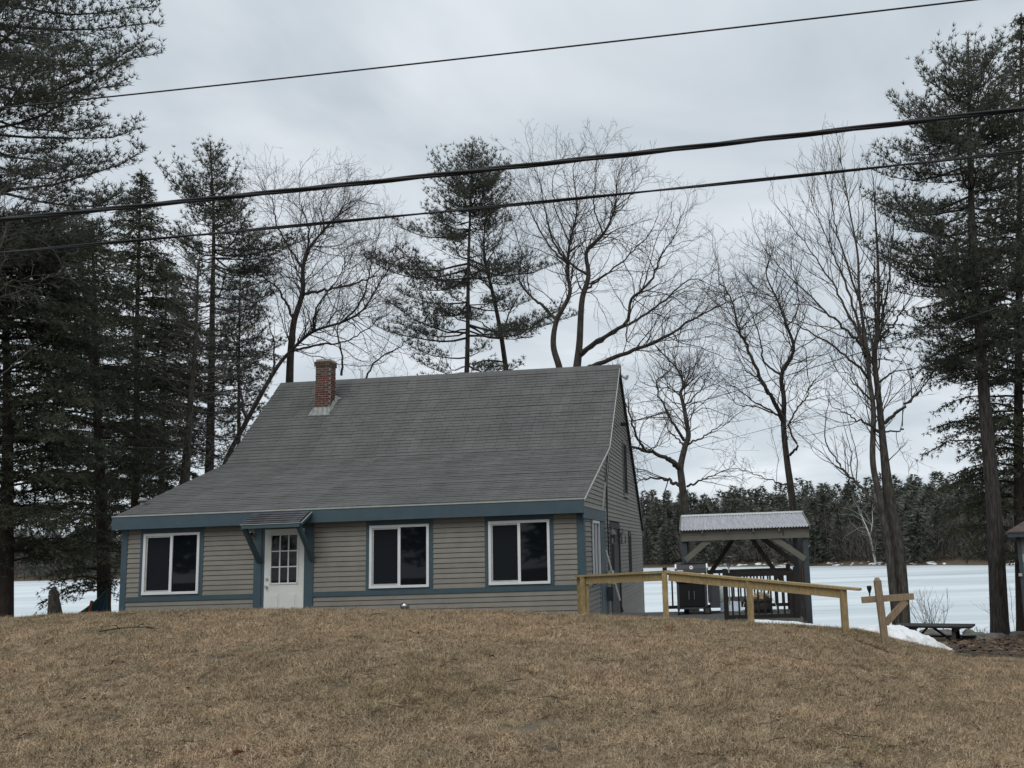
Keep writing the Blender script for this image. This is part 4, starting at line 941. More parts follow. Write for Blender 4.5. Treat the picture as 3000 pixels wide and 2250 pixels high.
MBs.cyl((-.02, 0, dz), (.02, 0, dz + .08), .10, .03, n=9)
tag(MBs.build('tree_stump', M['barkg'], None, False, st), 'jagged grey stump standing left of the hammock', 'stump')
def leaf(px_, py_, z_label, size, seed):
    p = None
    for Y in np.linspace(6, 17, 500):
        q = at(px_, py_, Y)
        if q[2] <= tz(q[0], q[1]) + .05: p = q; break
    if p is None: return
    g_ = random.Random(seed); n = 11; V_ = [(0, 0, .012)]
    for k in range(n):
        a = 2 * math.pi * k / n; r_ = size * (.5 + .5 * (k % 2)) * (1.0 if math.cos(a) > -.2 else .7); V_.append((r_ * math.cos(a) * 1.3, r_ * math.sin(a) * .7, g_.uniform(.0, .045)))
    o = MB().add(V_, [(0, 1 + k, 1 + (k + 1) % n) for k in range(n)]).build('fallen_leaf', M['leaf'], None, False, p + np.array([0, 0, .01])); o.rotation_euler = (g_.uniform(-.7, .2), g_.uniform(-.4, .4), g_.random() * 6); o.modifiers.new('thickness', 'SOLIDIFY').thickness = .002
    tag(o, z_label, 'leaf', 'dry leaves on the lawn')
leaf(1212, 1858, 'curled rust brown leaf on the crest below the middle window', .10, 1); leaf(1968, 1843, 'brown leaf lying right of the corner railing post', .09, 2)
leaf(1442, 1928, 'dark leaf low on the lawn below the right front window', .045, 3); leaf(700, 2215, 'tan leaf near the lower left of the lawn', .05, 4); leaf(330, 1950, 'small brown leaf on the left side of lawn', .05, 5)
leaf(2700, 2020, 'small leaf on the lawn below the snow pile', .04, 6)
dv, df = [], []; g_ = np.random.default_rng(44)
for k in range(520):
    y = 6.2 + 10 * g_.random() ** 1.2; x = g_.uniform(-.72, .5) * y; s_ = g_.uniform(.008, .03); a = g_.random() * 6.28; z = tz(x, y) + g_.uniform(.025, .055); o_ = len(dv); e = g_.uniform(.5, 1.0)
    for q in range(5): dv.append((x + s_ * math.cos(a + q * 1.257) * e * (1 + .5 * (q == 0)), y + s_ * math.sin(a + q * 1.257) * (1 + .5 * (q == 0)), z + g_.uniform(-.008, .014)))
    df.append((o_, o_ + 1, o_ + 2, o_ + 3, o_ + 4))
mdl = MB(); mdl.v = dv; mdl.f = df; M['debris'] = mat('leaf_scraps', (.05, .03, .02), .9, (.22, .15, .09), 60, isl=.5); kind(mdl.build('lawn_litter', M['debris']), 'stuff', 'small leaf scraps scattered over the dead lawn')
tg = []
for k in range(70):
    y = 6.4 + 9 * g_.random(); x = g_.uniform(-.7, .48) * y; L_ = g_.uniform(.08, .3); a = g_.random() * 3.14; q0 = np.array([x, y, tz(x, y) + .045]); d = np.array([math.cos(a), math.sin(a), g_.normal(0, .06)])
    tg.append((np.array([q0, q0 + d * L_ * .5 + g_.normal(0, .01, 3), q0 + d * L_]), np.array([.004, .0035, .002]), 4))
V_, F_ = tubes(tg); kind(link('lawn_twigs', npmesh('lawn_twigs', V_, F_, M['twig'])), 'stuff', 'tiny twigs lying in the dead grass')
tw = []
p = None
for k, (a, b_) in enumerate([((290, 1850), (400, 1838)), ((400, 1838), (466, 1842)), ((350, 1842), (330, 1832)), ((400, 1838), (420, 1828)), ((430, 1839), (460, 1850))]):
    qs = []
    for px_, py_ in (a, b_):
        for Y in np.linspace(6, 17, 500):
            q = at(px_, py_, Y)
            if q[2] <= tz(q[0], q[1]) + .07: break
        qs.append(q)
    tw.append((np.array([qs[0], (qs[0] + qs[1]) / 2 + np.array([.01, 0, .015]), qs[1]]), np.array([.008, .007, .004]), 5))
V_, F_ = tubes(tw); tag(link('fallen_branch', npmesh('fallen_branch', V_, F_, M['twig'])), 'thin fallen branch lying on the crest below left window', 'branch')

# ------------------------------------------------------------------ trees
def nrm(v): return v / (np.linalg.norm(v, axis=-1, keepdims=True) + 1e-9)
def spline(P, n):
    P = np.asarray(P, float); k = len(P)
    if k < 3: return np.linspace(P[0], P[-1], n)
    Q = np.vstack([2 * P[0] - P[1], P, 2 * P[-1] - P[-2]]); out = []
    for u in np.linspace(0, k - 1 - 1e-6, n):
        i = int(u); f = u - i; a, b, c, d = Q[i], Q[i + 1], Q[i + 2], Q[i + 3]
        out.append(.5 * (2 * b + (c - a) * f + (2 * a - 5 * b + 4 * c - d) * f * f + (3 * b - a - 3 * c + d) * f ** 3))
    return np.array(out)
R_ = random.Random(21)
def g3(s): return (R_.gauss(0, s), R_.gauss(0, s), R_.gauss(0, s))
def grow(out, p, d, L, r, lev, maxlev, up=.08, crook=.28, dens=4.2, ang=(28, 62), shrink=.52, seg=.22):
    """recursive bare branch; appends (pts, radii, level)"""
    n = max(3, min(10, int(L / seg) + 1)) if lev < 2 else (4 if lev == 2 else 3); st = L / n
    px, py, pz = p; dx, dy, dz = d; pts = [p]; dirs = []
    for i in range(n):
        a, b, c = g3(crook * (.7 if lev else .55)); dx += a; dy += b; dz += c + up
        q = math.sqrt(dx * dx + dy * dy + dz * dz); dx /= q; dy /= q; dz /= q
        px += dx * st; py += dy * st; pz += dz * st; pts.append((px, py, pz)); dirs.append((dx, dy, dz))
    out.append((np.array(pts), np.linspace(r, max(r * .4, .0028), n + 1), lev))
    if lev >= maxlev: return
    nc = max(3, int(L * dens * 1.3 * R_.uniform(.75, 1.25))) if lev < maxlev - 1 else max(2, int(L * dens * 1.7 * R_.uniform(.75, 1.3)))
    for k in range(nc):
        t = R_.uniform(.18, .98); i = min(n - 1, int(t * n)); f = t * n - i
        q = tuple(pts[i][j] + (pts[i + 1][j] - pts[i][j]) * f for j in range(3))
        child(out, q, dirs[i], L * shrink * R_.uniform(.55, 1.1) * (1.12 - .6 * t), r * R_.uniform(.32, .5) * (1 - .4 * t), lev + 1, maxlev, up, crook, dens, ang, shrink, seg)
def child(out, q, dr, L, r, lev, maxlev, up, crook, dens, ang, shrink, seg):
    a = math.radians(R_.uniform(*ang)); v = np.array(g3(1)); dr = np.array(dr); v = v - dr * (v @ dr); v /= np.linalg.norm(v) + 1e-9
    d = dr * math.cos(a) + v * math.sin(a); d[2] += .10
    grow(out, q, tuple(nrm(d)), max(.15, L), max(.0040, r), lev, maxlev, up, crook, dens, ang, shrink, seg)
def bare_tree(name, label, Y, trunks, limbs, bark='bark', twig='twig', seed=1, dens=2.0, sub=1.6, maxlev=3, crook=.30, up=.02, ground=True, group=None, spread=1.0, tmin=.22, ang=(28, 62), cat='tree', rs=1.0):
    """trunks/limbs: lists of ([(px, py, dY)...], r0, r1); px traced on the photo, dY gives depth"""
    R_.seed(seed)
    def P3(pl_): return np.array([at(x, y, Y + dy) for x, y, dy in pl_])
    tr = [];
    for pl_, r0, r1 in trunks:
        C = spline(P3(pl_), 5 * len(pl_)); tr.append((C, (r1 * .7 + (r0 * .88 - r1 * .7) * np.linspace(1, 0, len(C)) ** 1.05) * rs, 9))
    base = tr[0][0][0].copy()
    if ground:
        gz = tz(base[0], base[1]); 
        k0 = 0
        for i, (C, Rr, sd) in enumerate(tr):
            if C[0][2] > gz - .2 and i < ground:
                ext = np.array([C[0] + (C[0] - C[4]) * 0, ]); dwn = C[0].copy(); dwn[2] = gz - .3
                C2 = np.vstack([np.linspace(dwn, C[0], 6)[:-1], C]); R2 = np.concatenate([Rr[0] * np.linspace(1.45, 1.02, 5), Rr]); tr[i] = (C2, R2, sd)
        base = tr[0][0][0].copy(); base[2] = gz
    t = thing(name, label, cat, base, 0, group)
    V_, F_ = tubes([(C - base, r, s) for C, r, s in tr]); link('trunk', npmesh('trunk', V_, F_, M[bark], True), t)
    out = []; lb = []
    for pl_, r0, r1 in limbs:
        C = spline(P3(pl_), 5 * len(pl_)); C[2:] += np.array([g3(.022) for _ in range(len(C) - 2)]); lb.append((C, (r1 * .85 + (r0 * .85 - r1 * .85) * np.linspace(1, 0, len(C)) ** 1.15) * rs, 7))
    for C, r, s in tr[:] + lb:
        Ls = np.linalg.norm(np.diff(C, axis=0), axis=1); tot = Ls.sum(); n = int(tot * sub * 1.9)
        zlow = base[2] + 2.0
        for k in range(n):
            u = R_.uniform(tmin, 1.0) ** .8; i = min(len(C) - 2, int(u * (len(C) - 1))); q = C[i] + (C[i + 1] - C[i]) * R_.random()
            if s == 9 and u < .45: continue
            rr = r[i]; Lc = spread * R_.uniform(.9, 3.3) * (1.25 - .5 * u) * (.7 + min(1.0, rr / .05) * .45)
            child(out, tuple(q), nrm(C[i + 1] - C[i]), Lc, min(.019, max(.008, rr * .42)), 1, maxlev, up, crook, dens, ang, .55, .2)
        e = nrm(C[-1] - C[-2]); grow(out, tuple(C[-1]), tuple(e), 1.6 * spread, max(.006, r[-1]), 1, maxlev, up, crook, dens, ang)
    big = [(P - base, r, 4) for P, r, l in out if l <= 1]; small = [(P - base, r, 3) for P, r, l in out if l > 1]
    if lb: V_, F_ = tubes([(C - base, r, s) for C, r, s in lb] + big)
    else: V_, F_ = tubes(big)
    link('branches', npmesh('branches', V_, F_, M[bark], True), t)
    V_, F_ = tubes(small); kind(link('twigs', npmesh('twigs', V_, F_, M[twig]), t), 'stuff')
    return t, len(F_)
stat = {}
# --- conifers
def blades(P, D, m, Ln, wd, spreadk, g_, droop=0.0):
    """m thin needle-bundle triangles round each point P heading along D"""
    n = len(P); Pm = np.repeat(P, m, 0); Dm = np.repeat(D, m, 0)
    d = nrm(Dm + g_.normal(0, spreadk, (n * m, 3))); d[:, 2] -= droop; d = nrm(d)
    L_ = Ln * g_.uniform(.65, 1.2, n * m)[:, None]
    s = nrm(np.cross(d, g_.normal(0, 1, (n * m, 3)))) * wd
    V = np.stack([Pm - s, Pm + s, Pm + d * L_], 1).reshape(-1, 3)
    F = np.arange(n * m * 3).reshape(-1, 3); return V, F
def conifer(name, label, Y, trunk, ext, kind_, seed, r0, group=None, whorls=None, gap=.5, per=5, dens=1.0, rise=.12, bark='barkp', dead_below=None, cut=None, tuft=1.0, ground=True, fill=.35, longs=None, lenk=1.0):
    """trunk: [(px,py,dY)] base -> tip; ext: [(py, x_left, x_right)]"""
    g_ = np.random.default_rng(seed); T = np.array([at(x, y, Y + dy) for x, y, dy in trunk]); C = spline(T, 6 * len(T))
    base = C[0].copy(); gz = tz(base[0], base[1]) if ground else base[2]
    if ground and base[2] > gz: C = np.vstack([np.linspace([base[0], base[1], gz - .3], base, 6)[:-1], C])
    base = C[0].copy(); base[2] = gz
    t = thing(name, label, 'tree', base, 0, group)
    Rr = np.interp(C[:, 2], [C[0, 2], C[0, 2] + .6, C[-1, 2]], [r0 * 1.35, r0, .02])
    V_, F_ = tubes([(C - base, Rr, 10)]); link('trunk', npmesh('trunk', V_, F_, M[bark], True), t)
    ex = sorted(ext); sc_ = Y / FPX
    ez = np.array([at(1500, e[0], Y)[2] for e in ex]); tx = lambda z: np.array([np.interp(z, C[:, 2], C[:, k]) for k in range(2)])
    # horizontal reach in metres at each height
    l_m, r_m, zz_ = [], [], []
    for e in ex:
        pL, pR = at(e[1], e[0], Y), at(e[2], e[0], Y); zc_ = (pL[2] + pR[2]) / 2; c = tx(zc_)
        l_m.append(c[0] - pL[0]); r_m.append(pR[0] - c[0]); zz_.append(zc_)
    o_ = np.argsort(zz_); zz_ = np.array(zz_)[o_]; l_m = np.array(l_m)[o_]; r_m = np.array(r_m)[o_]
    ztop, zbot = C[-1, 2], zz_[0]
    if whorls is None:
        ws = []; z = zbot
        while z < ztop - .15: ws.append(z); z += gap * g_.uniform(.7, 1.25) * (.55 + .45 * min(1, (ztop - z) / 5))
    else: ws = whorls
    br, sec, tp, td = [], [], [], []
    hem = kind_ == 'hemlock'
    for z in ws:
        a0 = g_.random() * 6.28; np_ = per + int(g_.integers(-1, 2))
        for k in range(np_):
            a = a0 + 2 * math.pi * k / np_ + g_.normal(0, .35); z = z + g_.normal(0, .05); ca, sa = math.cos(a), math.sin(a)
            Lr = np.interp(z, zz_, r_m if ca > 0 else l_m); Ld = max(.2, (np.interp(z, zz_, r_m) + np.interp(z, zz_, l_m)) / 2)
            Lb = (abs(ca) * Lr + (1 - abs(ca)) * min(Ld, 4.0)) * (g_.uniform(.80, 1.05) if g_.random() < .62 else g_.uniform(.4, .8)) * lenk
            if Lb < .12: continue
            if abs(ca) < .4 and g_.random() < .5 and z < ztop - 2.5: continue
            if dead_below and z < dead_below and g_.random() < .55: continue
            nseg = 7; u = np.linspace(0, 1, nseg + 1)
            rs_ = rise * g_.uniform(.5, 1.5); top = (ztop - z) < 3.0 and not hem
            if top: rs_ += .65 * (1 - (ztop - z) / 3.0) + .15
            prof_ = (-.10 * np.sin(u * math.pi) + rs_ * u ** 1.5) if not hem else (.12 * np.sin(u * math.pi * .8) - rs_ * u ** 1.6)
            c = tx(z); zs_ = z - (rs_ * Lb if not hem else 0) * .85
            P = np.stack([c[0] + ca * Lb * u, c[1] + sa * Lb * u, zs_ + Lb * prof_], 1)
            P[1:] += np.cumsum(g_.normal(0, .025 * Lb ** .5, (nseg, 3)), 0)
            rb = min(.055, .012 + .011 * Lb); br.append((P - base, np.linspace(rb, .005, nseg + 1), 5))
            # secondary twigs
            ns = max(3, int(Lb * (6.5 if hem else 5.5) * dens)); st = .12 if hem else max(.0, fill - .1 * (z > ztop - 3))
            for q in range(ns):
                uu = st + (1 - st) * (q + g_.random()) / ns; i = min(nseg - 1, int(uu * nseg)); f = uu * nseg - i
                p = P[i] + (P[i + 1] - P[i]) * f; dr = nrm(P[i + 1] - P[i]); sd_ = 1 if q % 2 else -1
                side = np.array([-dr[1], dr[0], 0]) * sd_
                an = math.radians(g_.uniform(35, 65)); d = dr * math.cos(an) + side * math.sin(an)
                d[2] += g_.normal(.10, .15) if not hem else g_.normal(-.12, .12)
                Ls = (.25 + .34 * Lb * (1.05 - uu)) * g_.uniform(.6, 1.15)
                Ls = min(Ls, 1.5); d = nrm(d); nt = max(2, int(Ls / (.10 if hem else .085) * tuft))
                e = p + d * Ls
                if not hem: e = e + np.array([0, 0, .12 * Ls])
                else: e = e - np.array([0, 0, .18 * Ls])
                sec.append((np.array([p, (p + e) / 2 + np.array([0, 0, .02]), e]) - base, np.array([.006, .004, .003]), 3))
                w_ = np.linspace(.15, 1, nt)[:, None]; tp.append(p + (e - p) * w_); dd_ = np.repeat(d[None], nt, 0)
                if not hem:
                    dd_ = dd_ * .7 + np.array([0, 0, .7]); tp[-1] = tp[-1] + np.stack([g_.normal(0, .06, nt), g_.normal(0, .06, nt), g_.random(nt) ** 1.5 * .26], 1)
                else: tp[-1] = tp[-1] + g_.normal(0, .05, (nt, 3))
                td.append(dd_)
            nt = max(2, int(Lb * 3)); w_ = np.linspace(.75, 1, nt); tp.append(np.stack([np.interp(w_, u, P[:, k]) for k in range(3)], 1)); td.append(np.repeat((nrm(P[-1] - P[-2]) + np.array([0, 0, .5 if not hem else -.1]))[None], nt, 0))
    # leader
    tp.append(np.stack([np.interp(np.linspace(ztop - .6, ztop, 8), C[:, 2], C[:, k]) for k in range(3)], 1)); td.append(np.repeat(np.array([[0, 0, 1.]]), 8, 0))
    V_, F_ = tubes(br + sec); link('branches', npmesh('branches', V_, F_, M[bark]), t)
    P = np.concatenate(tp) - base; D = nrm(np.concatenate(td))
    if cut is not None: kp = cut(P + base); P, D = P[kp], D[kp]
    if hem:
        V_, F_ = blades(P, D, 6, .15, .0155, .8, g_, .15)
    else:
        V_, F_ = blades(P, D, 8, .18, .0115, .62, g_)
    fo2 = link('foliage', npmesh('foliage', V_, F_, M['needled' if hem else 'needle']), t); kind(fo2, 'stuff')
    stat[label[:30]] = (len(F_), len(br), len(sec)); return t

# white pine behind the middle of the roof
conifer('pine_tree', 'tall pine with layered boughs rising behind the middle of the roof', 36, [(1366, 1130, 0), (1370, 1000, 0), (1372, 800, 0), (1378, 600, 0), (1384, 424, 0)],
        [(424, 1370, 1398), (450, 1340, 1420), (470, 1288, 1480), (560, 1255, 1508), (600, 1270, 1505), (640, 1195, 1495), (665, 1180, 1480), (700, 1290, 1450), (735, 1115, 1600), (775, 1140, 1610), (820, 1165, 1600), (905, 1160, 1650), (985, 1130, 1670), (1070, 1180, 1600), (1130, 1250, 1560)], 'pine', 3, .20,
        whorls=[at(1380, y, 36)[2] for y in (1120, 1085, 1030, 960, 950, 880, 868, 800, 790, 745, 738, 665, 655, 640, 600, 585, 570, 555, 540, 525, 510, 497, 484, 472, 460, 450, 440)], per=5, dens=1.25, fill=.28, lenk=1.14)
# white pine left of centre
conifer('pine_tree', 'tall pine with upswept top left of the chimney', 33, [(612, 1420, 0), (618, 1200, 0), (622, 900, 0), (626, 650, 0), (616, 418, 0)],
        [(418, 604, 630), (460, 575, 672), (500, 500, 705), (540, 460, 740), (575, 470, 770), (600, 560, 720), (640, 530, 800), (670, 510, 880), (720, 520, 880), (790, 590, 860), (850, 500, 880), (950, 500, 840), (1060, 540, 820), (1200, 530, 780), (1350, 560, 700)], 'pine', 5, .24, per=5, gap=.42, dens=1.2, fill=.25)
# hemlocks on the left
conifer('hemlock_tree', 'broad dark hemlock with its trunk at the left edge', 25, [(14, 1830, 0), (20, 1500, 0), (22, 1200, 0), (10, 620, 0)],
        [(620, -60, 60), (650, -250, 230), (700, -300, 300), (780, -330, 350), (900, -330, 345), (1050, -330, 330), (1150, -330, 310), (1300, -330, 340), (1430, -300, 270), (1560, -300, 330), (1650, -280, 300)], 'hemlock', 7, .24, per=6, gap=.30, dens=1.35, rise=.14, bark='barkh')
conifer('hemlock_tree', 'narrow hemlock with pointed spire left of the upswept pine', 33, [(392, 1560, 0), (400, 1300, 0), (402, 900, 0), (414, 500, 0)],
        [(500, 412, 420), (560, 388, 452), (620, 350, 470), (700, 310, 520), (800, 290, 560), (950, 270, 600), (1100, 260, 620), (1300, 270, 640), (1450, 260, 580), (1560, 250, 480)], 'hemlock', 8, .20, per=7, gap=.31, dens=1.25, rise=.16, bark='barkh')
conifer('hemlock_tree', 'hemlock with low drooping boughs behind the hammock', 29, [(306, 1830, 0), (300, 1600, 0), (285, 1200, 0), (270, 640, 0)],
        [(640, 262, 280), (720, 210, 330), (850, 150, 400), (1000, 110, 450), (1200, 80, 480), (1400, 70, 500), (1550, 90, 440), (1680, 90, 350), (1740, 110, 335)], 'hemlock', 9, .23, per=6, gap=.38, dens=1.0, rise=.16, bark='barkh')
conifer('hemlock_tree', 'shaded hemlock between the spire hemlock and the left oak', 39, [(700, 1350, 0), (700, 1100, 0), (704, 790, 0)],
        [(790, 690, 716), (880, 640, 770), (980, 600, 830), (1100, 600, 850), (1250, 600, 800)], 'hemlock', 10, .16, per=5, gap=.5, dens=.9, rise=.14, bark='barkh')
conifer('hemlock_tree', 'hemlock half hidden behind the left roof slope', 37, [(470, 1600, 0), (478, 1200, 0), (490, 760, 0)],
        [(760, 482, 500), (850, 430, 560), (980, 390, 610), (1150, 360, 640), (1350, 350, 600), (1500, 340, 520)], 'hemlock', 12, .18, per=6, gap=.40, dens=1.05, rise=.14, bark='barkh')
conifer('hemlock_tree', 'hemlock filling the gap between the edge hemlock and the spire hemlock', 35, [(314, 1700, 0), (292, 1300, 0), (250, 900, 0), (215, 590, 0)],
        [(590, 208, 222), (680, 150, 280), (800, 100, 330), (950, 60, 350), (1150, 50, 360), (1350, 60, 350), (1520, 80, 330)], 'hemlock', 13, .20, per=6, gap=.36, dens=1.0, rise=.15, bark='barkh')
# big-limbed pine out at the left edge
conifer('pine_tree', 'large pine at the left edge with long limbs reaching over the sky', 22, [(-190, 1830, 0), (-180, 1200, 0), (-170, 500, 0), (-160, -420, 0)],
        [(-420, -175, -150), (-250, -420, 180), (-60, -600, 360), (0, -700, 405), (60, -700, 330), (150, -700, 330), (225, -700, 455), (290, -700, 390), (390, -700, 415), (470, -700, 330), (540, -700, 180), (600, -700, 330), (640, -600, 250), (760, -500, 100)], 'pine', 14, .30,
        per=7, gap=.52, dens=1.15, rise=.16, fill=.35, tuft=.95, lenk=1.1)
# right-hand giants
conifer('pine_tree', 'tall dark pine with bare lower trunk near the right edge', 25, [(2931, 1874, 0), (2912, 1500, 0), (2890, 1250, 0), (2872, 1000, 0), (2850, 700, 0), (2840, 400, 0), (2836, 105, 0)],
        [(105, 2826, 2846), (140, 2770, 2900), (200, 2655, 2960), (330, 2620, 3020), (430, 2575, 3060), (500, 2520, 3060), (545, 2515, 3080), (600, 2535, 3100), (690, 2520, 3100), (760, 2515, 3100), (850, 2600, 3100), (930, 2620, 3080), (1010, 2680, 3050), (1100, 2740, 3000)], 'pine', 16, .25, per=6, gap=.40, dens=1.35, fill=.22, rise=.16)
conifer('hemlock_tree', 'hemlock with feathery boughs cut by the right edge', 27, [(2998, 1880, 0), (2985, 1400, 0), (2985, 900, 0), (2992, 40, 0)],
        [(40, 2984, 3000), (120, 2955, 3030), (250, 2900, 3090), (400, 2860, 3130), (600, 2800, 3190), (800, 2720, 3240), (950, 2640, 3260), (1030, 2600, 3280), (1120, 2700, 3280), (1230, 2730, 3280), (1330, 2730, 3260), (1450, 2760, 3240), (1540, 2700, 3240), (1620, 2800, 3200)], 'hemlock', 17, .19, per=6, gap=.36, dens=1.1, rise=.12, bark='barkh')
conifer('hemlock_tree', 'thin young hemlock behind the double-trunk tree on the right', 29, [(2572, 1200, 0), (2568, 1050, 0), (2560, 800, 0)], [(800, 2552, 2566), (880, 2490, 2640), (950, 2470, 2660), (1010, 2480, 2680), (1060, 2540, 2650)], 'hemlock', 18, .05, per=4, gap=.55, dens=.8, rise=.1, bark='barkh', ground=True)

# bare oaks
bare_tree('oak_tree', 'bare oak with a long low limb behind the chimney', 34,
  [([(848, 1130, 0), (852, 1030, 0), (862, 940, 0), (886, 860, 0), (888, 784, 0), (907, 726, .3), (960, 663, .6), (999, 620, .8)], .17, .03)],
  [([(886, 862, 0), (930, 853, -.6), (970, 847, -1), (1057, 827, -1.6), (1100, 800, -1.8), (1144, 755, -2)], .075, .015),
   ([(862, 940, 0), (835, 880, .6), (801, 832, 1), (748, 794, 1.4), (730, 740, 1.6)], .07, .014),
   ([(888, 790, 0), (850, 730, .8), (812, 660, 1.2), (800, 590, 1.2), (770, 560, 1.2)], .06, .012),
   ([(900, 750, .2), (905, 670, -.4), (880, 600, -.8), (878, 545, -.8)], .05, .012),
   ([(950, 672, .5), (940, 600, 1.0), (960, 550, 1.2)], .035, .01),
   ([(1000, 1100, 1), (1003, 1040, 1), (990, 960, .8), (1030, 900, .6)], .06, .014),
   ([(1058, 1125, .5), (1100, 1062, .3), (1170, 1015, 0), (1215, 985, 0)], .05, .012)], seed=31, sub=2.2, dens=2.3, spread=1.15)
bare_tree('oak_tree', 'bare oak leaning far to the right behind the left roof edge', 32,
  [([(640, 1440, 0), (665, 1345, 0), (722, 1235, 0), (801, 1093, 0), (850, 1030, 0), (917, 972, -.4), (1004, 943, -.8), (1066, 905, -1.2), (1110, 832, -1.4), (1145, 780, -1.4)], .115, .02)],
  [([(1004, 943, -.8), (1060, 880, -1.6), (1090, 760, -2), (1110, 690, -2)], .05, .01), ([(917, 972, -.4), (930, 900, -1.2), (1000, 800, -1.8), (1020, 720, -1.8)], .05, .01),
   ([(850, 1030, 0), (930, 1010, .6), (1010, 1000, 1), (1080, 960, 1.2), (1130, 920, 1.2)], .06, .012), ([(722, 1235, 0), (700, 1120, .5), (690, 1010, .8), (660, 930, .8)], .06, .012), ([(801, 1093, 0), (800, 1000, .6), (770, 900, 1)], .05, .012)], seed=38, sub=2.0, dens=2.2, spread=1.1, tmin=.4)
bare_tree('maple_tree', 'slender bare tree just right of the middle pine', 38,
  [([(1486, 1110, 0), (1467, 977, 0), (1443, 856, 0), (1423, 774, 0), (1418, 688, 0), (1432, 600, 0)], .13, .02)],
  [([(1467, 977, 0), (1500, 900, .5), (1530, 850, .8)], .05, .012), ([(1443, 856, 0), (1400, 790, .6), (1380, 720, .8)], .045, .01), ([(1423, 774, 0), (1470, 690, -.4), (1480, 600, -.6)], .04, .01),
   ([(1480, 1060, 0), (1400, 1060, -.3), (1330, 1085, -.6), (1300, 1040, -.6)], .045, .012), ([(1470, 990, 0), (1400, 940, .5), (1350, 930, .8)], .04, .01)], seed=32, sub=1.5, dens=1.9, rs=1.05)
bare_tree('oak_tree', 'biggest bare oak with wide crown behind the right roof end', 34,
  [([(1640, 1110, 0), (1638, 1075, 0), (1621, 1011, 0), (1631, 938, 0), (1669, 861, 0), (1662, 798, .2), (1669, 712, .3), (1690, 620, .4), (1680, 520, .4)], .17, .025),
   ([(1686, 1110, .2), (1692, 1060, .2), (1698, 1000, .2), (1705, 880, .2), (1724, 808, .2), (1719, 736, .3), (1767, 687, .3), (1801, 610, .4), (1806, 530, .4)], .20, .022)],
  [([(1631, 938, 0), (1590, 895, .5), (1558, 871, .8), (1520, 818, 1), (1529, 750, 1.2), (1505, 659, 1.4)], .085, .014),
   ([(1664, 774, .2), (1616, 726, .6), (1558, 630, .9), (1500, 545, 1.1)], .06, .01),
   ([(1694, 1040, .2), (1772, 986, -.8), (1835, 943, -1.4), (1849, 880, -1.6), (1907, 823, -1.9), (1931, 760, -2), (1970, 697, -2), (1999, 630, -2)], .11, .012),
   ([(1697, 1045, .2), (1770, 990, .6), (1845, 948, 1), (1922, 900, 1.4), (1989, 842, 1.8), (2037, 818, 2), (2110, 846, 2.2)], .10, .012),
   ([(1700, 1095, -.2), (1734, 1073, -.6), (1820, 1040, -1.3), (1893, 1011, -1.6), (1970, 977, -1.8), (2037, 929, -2), (2100, 900, -2.2), (2170, 868, -2.4)], .13, .014),
   ([(1719, 847, .2), (1758, 818, .6), (1845, 745, 1), (1902, 687, 1.2), (1930, 620, 1.2)], .06, .01),
   ([(1724, 808, .2), (1640, 740, -.6), (1600, 640, -1.2), (1590, 560, -1.2), (1560, 480, -1.2)], .06, .01),
   ([(1767, 687, .3), (1740, 600, -.4), (1745, 520, -.6), (1760, 470, -.6)], .04, .01),
   ([(1669, 712, .3), (1630, 620, .9), (1620, 530, 1), (1650, 460, 1)], .04, .01),
   ([(1801, 610, .4), (1860, 560, 1), (1885, 520, 1)], .03, .009),
   ([(1835, 943, -1.4), (1838, 1000, -1.8), (1868, 975, -2)], .04, .01),
   ([(1970, 977, -1.8), (2000, 1000, -1.8), (2090, 985, -1.9)], .03, .008)], seed=33, sub=1.9, dens=2.1, ground=2, spread=1.05)
bare_tree('oak_tree', 'crooked bare oak right of the gable, behind the shelter', 30,
  [([(2032, 1720, 0), (2026, 1640, 0), (2008, 1497, 0), (1997, 1406, 0), (1994, 1367, 0), (2006, 1312, 0), (2017, 1276, 0), (2010, 1230, 0), (2003, 1189, 0), (1994, 1150, 0), (2003, 1128, 0), (1984, 1081, 0), (1950, 1045, 0), (1919, 1010, 0)], .18, .02)],
  [([(1990, 1372, 0), (1970, 1352, -.3), (1945, 1338, -.6), (1887, 1320, -1), (1847, 1309, -1.3), (1815, 1300, -1.5)], .12, .03),
   ([(1890, 1321, -1), (1865, 1276, -1.2), (1843, 1207, -1.4), (1829, 1168, -1.5), (1815, 1120, -1.6)], .06, .012),
   ([(1994, 1424, 0), (1965, 1410, .3), (1937, 1403, .5), (1894, 1403, .8), (1861, 1417, 1)], .08, .018),
   ([(2004, 1290, 0), (1974, 1244, -.4), (1956, 1207, -.6), (1923, 1124, -.9), (1970, 1074, -1), (1995, 972, -1.1)], .065, .01),
   ([(2017, 1302, 0), (2060, 1280, .4), (2097, 1255, .7), (2140, 1238, .9)], .045, .01),
   ([(2013, 1425, 0), (2050, 1410, -.4), (2089, 1392, -.6), (2155, 1368, -1)], .05, .01),
   ([(2006, 1312, 0), (1990, 1290, .6), (1960, 1262, .8), (1960, 1230, .8)], .05, .012),
   ([(1887, 1320, -1), (1920, 1310, -1.3), (1960, 1290, -1.5)], .03, .008), ([(1994, 1150, 0), (1960, 1140, .3), (1955, 1110, .4)], .03, .008),
   ([(2003, 1189, 0), (2050, 1150, .4), (2070, 1100, .5), (2090, 1070, .5)], .035, .009)], seed=34, sub=2.6, dens=2.3, spread=.8, bark='barkg')
